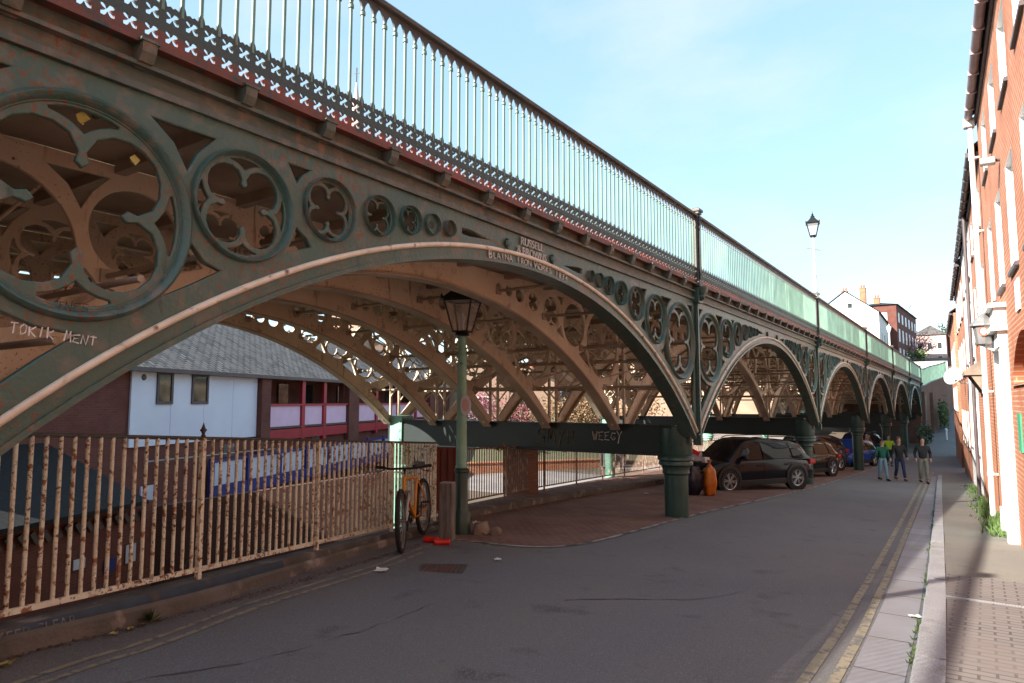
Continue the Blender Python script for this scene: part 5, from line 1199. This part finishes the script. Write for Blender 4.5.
# rubbish bags behind the big column
def blob(b, c, r, jit, seed, flat=.25):
    rr = random.Random(seed); m = bmesh.ops.create_icosphere(b.bm, subdivisions=3, radius=1, matrix=Matrix.Translation(c) @ Matrix.Diagonal((*r, 1)))
    for v in m['verts']:
        a = math.atan2(v.co.y-c[1], v.co.x-c[0]); v.co += (v.co-Vector(c))*(.10*math.sin(a*5+seed)+.07*math.sin(v.co.z*23+seed*2)+rr.gauss(0, jit)); v.co.z = max(v.co.z, 0)
GX = g(18.8)
t = thing('rubbish_bag', 'dark blue bin bag slumped behind the big green column', 'bag', (-6.62, 18.3, GX), 0, 'rubbish left by the parked car')
b = MB(); blob(b, (0, 0, .42), (.30, .32, .48), .015, 1); b.obj('bag', mat('navy_plastic', (.012, .015, .03), (.02, .022, .04), 5, .3, .4, 12), t, smooth=60); b = MB(); blob(b, (0, 0, .92), (.08, .08, .09), .02, 2); b.obj('knot', 'dkpaint', t)
t = thing('rubbish_bag', 'bright orange sack leaning against the dark blue bag', 'bag', (-6.18, 18.5, GX), 0, 'rubbish left by the parked car')
b = MB(); blob(b, (0, 0, .40), (.19, .22, .45), .012, 3); b.obj('sack', mat('orange_plastic', (.60, .19, .02), (.5, .14, .015), 4, .45, .4, 14), t, smooth=60); b = MB(); b.lathe([(.05, .78), (.03, .86), (.08, .98), (.001, .93)], seg=9); b.obj('sack_neck', MT['peach'], t)
t = thing('cardboard_box', 'pale crumpled boxes with red print resting on the bags', 'box', (-6.50, 18.35, GX+.95), R(20), 'rubbish left by the parked car')
b = MB(); b.box((0, 0, .12), (.34, .26, .17), rot=Matrix.Rotation(R(18), 3, 'X')); b.obj('box', 'palegl', t); b = MB(); b.box((.0, -.12, .23), (.22, .10, .11), rot=Matrix.Rotation(R(30), 3, 'Y')); b.obj('print', 'redcan', t); b = MB(); b.box((.26, .05, .02), (.16, .14, .14), rot=Matrix.Rotation(R(40), 3, 'Z')); b.obj('flap', 'white', t)

# ------------------------------------------------------------------ cars
def car(label, loc, rz, Lc, Wc, Hc, paint, style='suv', group='cars parked under the bridge', rim=5, seed=0):
    """x forward; origin on the ground under the centre"""
    t = thing('parked_car', label, 'car', loc, rz, group); h = Lc/2; w = Wc/2
    wr = .345 if style != 'small' else .31; xf, xr = h-.86*Lc/4.3, -h+.80*Lc/4.3
    belt = Hc*.60; hood = Hc*.565
    S = [(-h, .42, .40+.30, .80), (-h+.05, .30, belt-.16, .90), (-h+.25, .24, belt-.02, .96), (-h*.5, .20, belt+.01, 1), (0, .20, belt, 1), (h*.40, .20, belt-.015, 1), (h*.56, .20, hood+.02, .985), (h*.80, .22, hood-.06, .95), (h*.94, .26, hood-.17, .86), (h, .34, hood-.30, .76)]
    rings = []
    for (x, zb, zt_, ww) in S:
        W_ = w*ww; m = (zb+zt_)/2
        rings.append([(x, -W_*.86, zb), (x, -W_*.97, zb+.10), (x, -W_, m), (x, -W_*.985, zt_-.10), (x, -W_*.90, zt_-.01), (x, -W_*.5, zt_+.03), (x, 0, zt_+.04), (x, W_*.5, zt_+.03), (x, W_*.90, zt_-.01), (x, W_*.985, zt_-.10), (x, W_, m), (x, W_*.97, zb+.10), (x, W_*.86, zb)])
    b = MB(); b.loft(rings); body = b.obj('body', paint, t, smooth=38)
    tail = -h+.10 if style != 'saloon' else -h+.75
    G = [(tail+.02, belt+.02, .80, .0), (tail+.34, Hc-.20, .75, .10), (tail+.78, Hc-.075, .70, 0), (-.1, Hc, .70, 0), (h*.16, Hc-.035, .68, 0), (h*.25, Hc-.09, .68, 0), (h*.56, hood+.02, .80, 0)]
    rings = []
    for (x, zt_, ww, q) in G:
        zb = belt-.04 if x < h*.4 else hood-.03; wb = w*.93; wt = w*ww; zt_ = max(zt_, zb+.02)
        rings.append([(x, -wb, zb), (x, -(wb+wt)/2-.015, (zb+zt_)/2), (x, -wt, zt_-.03), (x, -wt*.8, zt_), (x, 0, zt_+.015), (x, wt*.8, zt_), (x, wt, zt_-.03), (x, (wb+wt)/2+.015, (zb+zt_)/2), (x, wb, zb)])
    b = MB(); b.loft(rings); b.obj('cabin', paint, t, smooth=38)
    # windows, slightly proud of the cabin
    for sg in (-1, 1):
        def sidept(x, f):   # f 0 belt, 1 roof line
            for (a, c) in zip(G, G[1:]):
                if a[0] <= x <= c[0]:
                    k = (x-a[0])/(c[0]-a[0]); zt_ = a[1]+(c[1]-a[1])*k; ww = a[2]+(c[2]-a[2])*k; break
            zb = belt-.02; wb = w*.93; wt = w*ww; zz = zb + (zt_-.06-zb)*f; return (x, sg*(wb + (wt-wb)*f + .03*(1-abs(2*f-1)) + .02), zz)
        for (x0, x1, x2, x3) in ((h*.46, h*.24, -.02, -.02), (-.08, -.08, tail+.95, tail+.85), (tail+.78, tail+.86, tail+.56, tail+.34)):
            b = MB(); bot = [sidept(x0 + (x3-x0)*k/4, .05) for k in range(5)]; top = [sidept(x1 + (x2-x1)*k/4, .93) for k in range(5)]; mid = [sidept((x0+x1)/2 + ((x3+x2)/2-(x0+x1)/2)*k/4, .5) for k in range(5)]
            for r0, r1 in ((bot, mid), (mid, top)):
                for k in range(4): b.face([r0[k], r0[k+1], r1[k+1], r1[k]])
            bmesh.ops.remove_doubles(b.bm, verts=b.bm.verts, dist=.0005); b.obj('side_window', 'carglass', t, smooth=80)
        b = MB(); b.box((h*.36, sg*(w+.07), belt+.09), (.12, .20, .13), bev=.03); b.obj('mirror', paint, t)
        for xx_ in (-.02, tail+.95): b = MB(); b.box((xx_+.16, sg*(w*1.0+.004), belt-.17), (.17, .03, .035), bev=.008); b.obj('door_handle', paint, t)
        b = MB(); b.tube([(-.05, sg*(w+.004), belt-.06), (-.05, sg*(w+.008), .48), (-.02, sg*(w*.99), .30)], .006, 4); b.tube([(h*.43, sg*(w+.002), belt-.06), (h*.45, sg*(w+.004), .35)], .006, 4); b.obj('door_gap', 'black', t)
        b = MB(); b.box((0, sg*(w-.015), .27), (Lc*.52, .06, .16), bev=.02); b.obj('side_sill', 'black', t)
        b = MB(); b.loft([[(h-.02, sg*w*.42, hood-.24), (h-.06, sg*w*.72, hood-.21), (h-.30, sg*w*.90, hood-.13), (h-.30, sg*w*.90, hood-.23), (h-.05, sg*w*.74, hood-.33), (h-.01, sg*w*.44, hood-.33)], [(h+.005, sg*w*.42, hood-.24), (h-.035, sg*w*.745, hood-.21), (h-.29, sg*w*.935, hood-.13), (h-.29, sg*w*.935, hood-.23), (h-.03, sg*w*.765, hood-.33), (h+.015, sg*w*.44, hood-.33)]]); b.obj('headlight', 'alloy', t)
        b = MB(); b.box((-h+.10, sg*w*.84, belt-.13), (.26, .24, .15), rot=Matrix.Rotation(R(0), 3, 'Z'), bev=.04); b.obj('tail_light', 'tail', t)
        for x in (xf, xr):
            b = MB(); b.lathe([(wr+.10, .035), (wr+.10, -.02), (wr+.02, -.02), (wr+.01, .04)], (x, sg*(w-.012), wr+.02), seg=32, axis='Y', close=True); b.cyl((x, sg*(w-.20), wr+.02), (x, sg*(w+.006), wr+.02), wr+.045, seg=32); b.obj('wheel_arch', 'black', t)
            b = MB(); b.lathe([(wr*.70, -.11), (wr*.95, -.115), (wr, -.08), (wr, .08), (wr*.95, .115), (wr*.70, .11)], seg=32, axis='Y', close=True)
            wh = b.obj('wheel', 'rubber', t, (x, sg*(w-.085), wr), smooth=45)
            b = MB(); b.lathe([(wr*.70, .10), (wr*.73, .112), (wr*.66, .10), (wr*.64, .03)], seg=28, axis='Y', cap=False); 
            for k in range(rim):
                a = 2*math.pi*k/rim; a2 = a+.28
                for aa in (a, a2): b.cyl((0, .085, 0), (wr*.69*math.cos(aa), .095, wr*.69*math.sin(aa)), .022, .016, seg=6)
            b.cyl((0, .05, 0), (0, .11, 0), .05, seg=12)
            ro = b.obj('rim', 'alloy', wh, smooth=40); ro.scale.y = sg
            b = MB(); b.cyl((0, .0, 0), (0, sg*.05, 0), wr*.66, seg=28); b.obj('brake_disc', 'black', wh)
    b = MB(); b.loft([[(h*.27, -w*.64, Hc-.13), (h*.27, w*.64, Hc-.13), (h*.255, w*.64, Hc-.115), (h*.255, -w*.64, Hc-.115)], [(h*.545, -w*.78, hood+.045), (h*.545, w*.78, hood+.045), (h*.53, w*.78, hood+.06), (h*.53, -w*.78, hood+.06)]]); b.obj('windscreen', 'carglass', t)
    b = MB(); b.loft([[(tail+.32, -w*.66, Hc-.23), (tail+.32, w*.66, Hc-.23), (tail+.29, w*.66, Hc-.23), (tail+.29, -w*.66, Hc-.23)], [(tail+.03, -w*.74, belt+.06), (tail+.03, w*.74, belt+.06), (tail, w*.74, belt+.06), (tail, -w*.74, belt+.06)]]); b.obj('rear_window', 'carglass', t)
    b = MB(); b.box((-h-.005, 0, .52), (.03, .52, .12)); b.obj('number_plate', mat('yellow_plate', (.6, .45, .05), None, 1, .5, 0) if 'plate' not in MT else 'plate', t)
    b = MB(); b.box((-h+.06, 0, .36), (.16, Wc*.86, .16), bev=.03); b.box((h-.06, 0, .36), (.14, Wc*.74, .18), bev=.03); b.obj('bumper', 'black', t)
    if style == 'suv':
        for sg in (-1, 1): b = MB(); b.tube([(tail+.5, sg*w*.66, Hc-.02), (tail+.62, sg*w*.66, Hc+.03), (h*.05, sg*w*.66, Hc+.035), (h*.14, sg*w*.66, Hc-.02)], .015, 6); b.obj('roof_rail', 'black', t)
    return t
MT['carglass'] = mat('car_window_glass', (.012, .013, .013), (.02, .02, .018), 1, .04, 0, ior=1.3)
MT['tail'] = mat('red_tail_lens', (.45, .012, .015), None, 1, .2, 0)
def paint(name, c): return mat(name, c, None, 1, .15, 0, ior=1.33)
PB, PO, PG, PBL, PN = paint('black_car_paint', (.010, .010, .014)), paint('dark_olive_car_paint', (.012, .013, .012)), paint('slate_blue_car_paint', (.04, .052, .085)), paint('bright_blue_car_paint', (.02, .07, .30)), paint('navy_van_paint', (.015, .025, .075))
def place(x, y, ang): return (x, y, g(y)), R(ang)
# heading: the cars' noses point back towards the near column
l, a = place(-6.35, 22.2, -122); car('black hatchback suv with red tail light, nearest of the parked cars', l, a, 4.35, 1.80, 1.57, PB, rim=6)
l, a = place(-6.5, 30.4, -108); car('dark olive hatchback parked between the black and slate blue cars', l, a, 4.2, 1.76, 1.50, PO, 'hatch')
l, a = place(-7.2, 35.6, -112); car('slate blue tall suv parked behind the olive hatchback', l, a, 4.6, 1.88, 1.72, PG)
l, a = place(-6.2, 42.3, -104); car('bright blue small car parked beyond the slate blue suv', l, a, 3.9, 1.7, 1.48, PBL, 'small')
l, a = place(-6.6, 48.6, -100); car('navy car furthest along the row, behind the walkers', l, a, 4.5, 1.85, 1.75, PN)

# ------------------------------------------------------------------ people
def skin(name, chains, m, parent, sub=2, root=0):
    """chains: list of lists of (point, radius); points equal in place are welded"""
    vs_, es, rad = [], [], []; idx = {}
    for ch in chains:
        pr = None
        for (p, r) in ch:
            k = tuple(round(c, 4) for c in p)
            if k not in idx: idx[k] = len(vs_); vs_.append(p); rad.append(r)
            i = idx[k]
            if pr is not None and pr != i: es.append((pr, i))
            pr = i
    me = bpy.data.meshes.new(name); me.from_pydata(vs_, es, []); o = bpy.data.objects.new(name, me); col.objects.link(o)
    sk = o.modifiers.new('s', 'SKIN'); sk.use_smooth_shade = True
    for i, r in enumerate(rad):
        sv = me.skin_vertices[0].data[i]; sv.radius = r if isinstance(r, tuple) else (r, r); sv.use_root = (i == root)
    ss = o.modifiers.new('u', 'SUBSURF'); ss.levels = sub; ss.render_levels = sub
    bpy.context.view_layer.update(); me2 = bpy.data.meshes.new_from_object(o.evaluated_get(bpy.context.evaluated_depsgraph_get()))
    bpy.data.objects.remove(o); bpy.data.meshes.remove(me); me2.materials.clear(); me2.materials.append(MT[m] if isinstance(m, str) else m); me2.name = name
    for p in me2.polygons: p.use_smooth = True
    return put(name, me2, parent)
MT['skin'] = mat('skin', (.50, .28, .20), (.44, .24, .17), 8, .6, 0)
def person(label, loc, rz, H, top, legs, shoes, hair, long_hair=False, cap=None, fem=False, step=.26, hands='swing', hem=.455):
    t = thing('person', label, 'person', loc, rz, 'walkers coming up the street'); k = H/1.75
    def P(x, y, z): return (x*k, y*k, z*k)
    sh = .185 if fem else .21; hp = .10
    hipL, hipR = P(hp, 0, .92), P(-hp, 0, .92)
    kL, kR = P(hp, -step*.45, .50), P(-hp, step*.10, .49); aL, aR = P(hp*.9, -step, .09), P(-hp*.9, step*.9, .12)
    if hands == 'swing': eL, eR = P(sh+.07, .06, 1.15), P(-sh-.07, -.02, 1.15); wL, wR = P(sh+.09, -.05, .90), P(-sh-.11, .10, .90)
    elif hands == 'pockets': eL, eR = P(sh+.055, .09, 1.12), P(-sh-.055, .07, 1.12); wL, wR = P(sh+.03, -.06, .93), P(-sh-.03, -.07, .93)
    else: eL, eR = P(sh+.09, .0, 1.13), P(-sh-.09, .02, 1.13); wL, wR = P(sh-.10, -.22, 1.16), P(-sh-.10, .02, .90)
    head = [(P(0, 0, 1.38), .055*k), (P(0, 0, 1.46), .055*k), (P(0, -.005, 1.54), (.068*k, .078*k)), (P(0, -.01, 1.64), (.078*k, .095*k)), (P(0, 0, 1.72), (.05*k, .06*k))]
    spine = [(P(0, 0, .96), .07*k), (P(0, 0, 1.12), .08*k), (P(0, 0, 1.28), .09*k), (P(0, 0, 1.38), .055*k)]
    ch = [spine, head]
    for s, e, w_, hip_, kn, an in ((1, eL, wL, hipL, kL, aL), (-1, eR, wR, hipR, kR, aR)):
        ch.append([(P(0, 0, 1.28), .09*k), (P(s*sh*.9, 0, 1.36), .045*k), (e, .036*k), (w_, .028*k), ((w_[0]+s*.005, w_[1]-.03*k, w_[2]-.07*k), .030*k)])
        ch.append([(P(0, 0, .96), .07*k), (hip_, .06*k), (kn, .042*k), (an, .030*k), ((an[0], an[1]-.08*k, an[2]-.05*k), .018*k)])
        hx, hy, hz = w_[0]+s*.005, w_[1]-.03*k, w_[2]-.07*k
        for f in range(4): ch.append([((hx, hy, hz), .030*k), ((hx+s*.012*(f-1.5)*k*.3, hy+(f-1.5)*.017*k, hz-.05*k), .010*k), ((hx-s*.008, hy+(f-1.5)*.016*k, hz-(.075+.008*(1.5-abs(f-1.5)))*k), .008*k)])
        ch.append([((hx, hy, hz), .030*k), ((hx-s*.01, hy-.035*k, hz-.015*k), .011*k), ((hx-s*.012, hy-.045*k, hz-.045*k), .009*k)])
    skin('body', ch, 'skin', t, 2)
    # clothing
    ch = [[(P(0, 0, hem*1.75+.04), (.155*k, .125*k)), (P(0, 0, 1.10), (.148*k, .118*k)), (P(0, 0, 1.28), (.16*k, .125*k)), (P(0, 0, 1.40), .07*k)]]
    for s, e, w_ in ((1, eL, wL), (-1, eR, wR)): ch.append([(P(0, 0, 1.28), (.16*k, .125*k)), (P(s*sh*.92, 0, 1.355), .072*k), (e, .058*k), (w_, .045*k)])
    jk = skin('jacket', ch, top, t, 2)
    ch = [[(P(0, 0, 1.04), (.125*k, .10*k)), (P(0, 0, .96), (.135*k, .11*k)), (hipL, .10*k), (kL, .068*k), ((aL[0], aL[1], aL[2]+.03), .058*k)], [(P(0, 0, .96), (.135*k, .11*k)), (hipR, .10*k), (kR, .068*k), ((aR[0], aR[1], aR[2]+.03), .058*k)]]
    skin('trousers', ch, legs, t, 2)
    for a in (aL, aR): skin('shoe', [[((a[0], a[1]+.07*k, a[2]-.03*k), .055*k), ((a[0], a[1]-.06*k, a[2]-.035*k), (.058*k, .055*k)), ((a[0], a[1]-.20*k, a[2]-.05*k), (.050*k, .038*k))]], shoes, t, 1)
    hr = [[(P(0, .035, 1.60), (.092*k, .088*k)), (P(0, .02, 1.69), (.098*k, .108*k)), (P(0, .0, 1.76), (.07*k, .08*k))]]
    if long_hair:
        for s in (-1, 1): hr.append([(P(0, .03, 1.60), .085*k), (P(s*.085, .0, 1.54), .045*k), (P(s*.105, -.09, 1.38), .045*k), (P(s*.09, -.13, 1.26), .03*k)])
    skin('hair', hr, hair, t, 2)
    if cap:
        c = skin('cap', [[(P(0, .015, 1.69), (.092*k, .105*k)), (P(0, .01, 1.75), (.07*k, .08*k))]], cap, t, 2)
        b = MB(); b.box(P(0, -.13, 1.675), (.14*k, .10*k, .015*k), bev=.005); b.obj('peak', cap, c)
    b = MB()
    for s in (-1, 1): b.lathe([(.001, -.008), (.011, 0), (.001, .008)], P(s*.032, -.088, 1.645), seg=8)
    b.obj('eye', 'black', t, kind='stuff')
    b = MB(); b.loft([[P(-.008, -.09, 1.65), P(.008, -.09, 1.65), P(.006, -.085, 1.66)], [P(-.016, -.115, 1.605), P(.016, -.115, 1.605), P(0, -.09, 1.60)]]); b.obj('nose', 'skin', t)
    b = MB(); b.box(P(0, -.088, 1.572), (.045*k, .012*k, .010*k)); b.obj('mouth', 'redcan' if fem else 'pinkr', t)
    return t
def cloth(n, c, c2=None): return mat(n, c, c2, 6, .85, .2, 60)
CJ, CT, CN = cloth('black_cloth', (.016, .016, .018), (.024, .024, .026)), cloth('light_blue_denim', (.20, .32, .40), (.16, .26, .34)), cloth('navy_denim', (.03, .045, .10), (.02, .035, .08))
CG, CK, CS = cloth('green_jacket_cloth', (.012, .11, .075), (.01, .08, .055)), cloth('khaki_cloth', (.22, .22, .17), (.17, .17, .13)), cloth('tan_boot_leather', (.22, .06, .03))
HB_, HD = cloth('brown_hair', (.07, .04, .025), (.10, .06, .035)), cloth('dark_hair', (.02, .016, .014)); CAPB = cloth('blue_cap_cloth', (.04, .05, .20))
p1 = person('shorter person in green jacket, blue cap and light jeans walking on the left', (-3.32, 30.6, g(30.6)), R(38), 1.63, CG, CT, 'black', HD, cap=CAPB, step=.16, hands='swing')
p2 = person('woman with long brown hair, black coat, blue jeans and tan boots walking in the middle', (-2.80, 31.3, g(31.3)), R(25), 1.72, CJ, CN, CS, HB_, long_hair=True, fem=True, step=.27, hands='swing', hem=.40)
p3 = person('man in black jacket and khaki trousers walking beside the right kerb', (-1.93, 30.3, g(30.3)), R(14), 1.74, CJ, CK, 'black', HD, step=.14, hands='pockets')
t = thing('person', 'person in a bright yellow green vest behind the blue car', 'person', (-4.6, 45.6, g(45.6)), R(20)); 
t_ = t; bpy.data.objects.remove(t_)
p4 = person('figure in a bright yellow green vest standing beyond the blue car', (-4.45, 44.2, g(44.2)), R(15), 1.75, cloth('lime_vest_cloth', (.42, .62, .03)), CN, 'black', HD, step=.1)
p4['group'] = 'walkers coming up the street'
# low stone planter / weeds at the wall
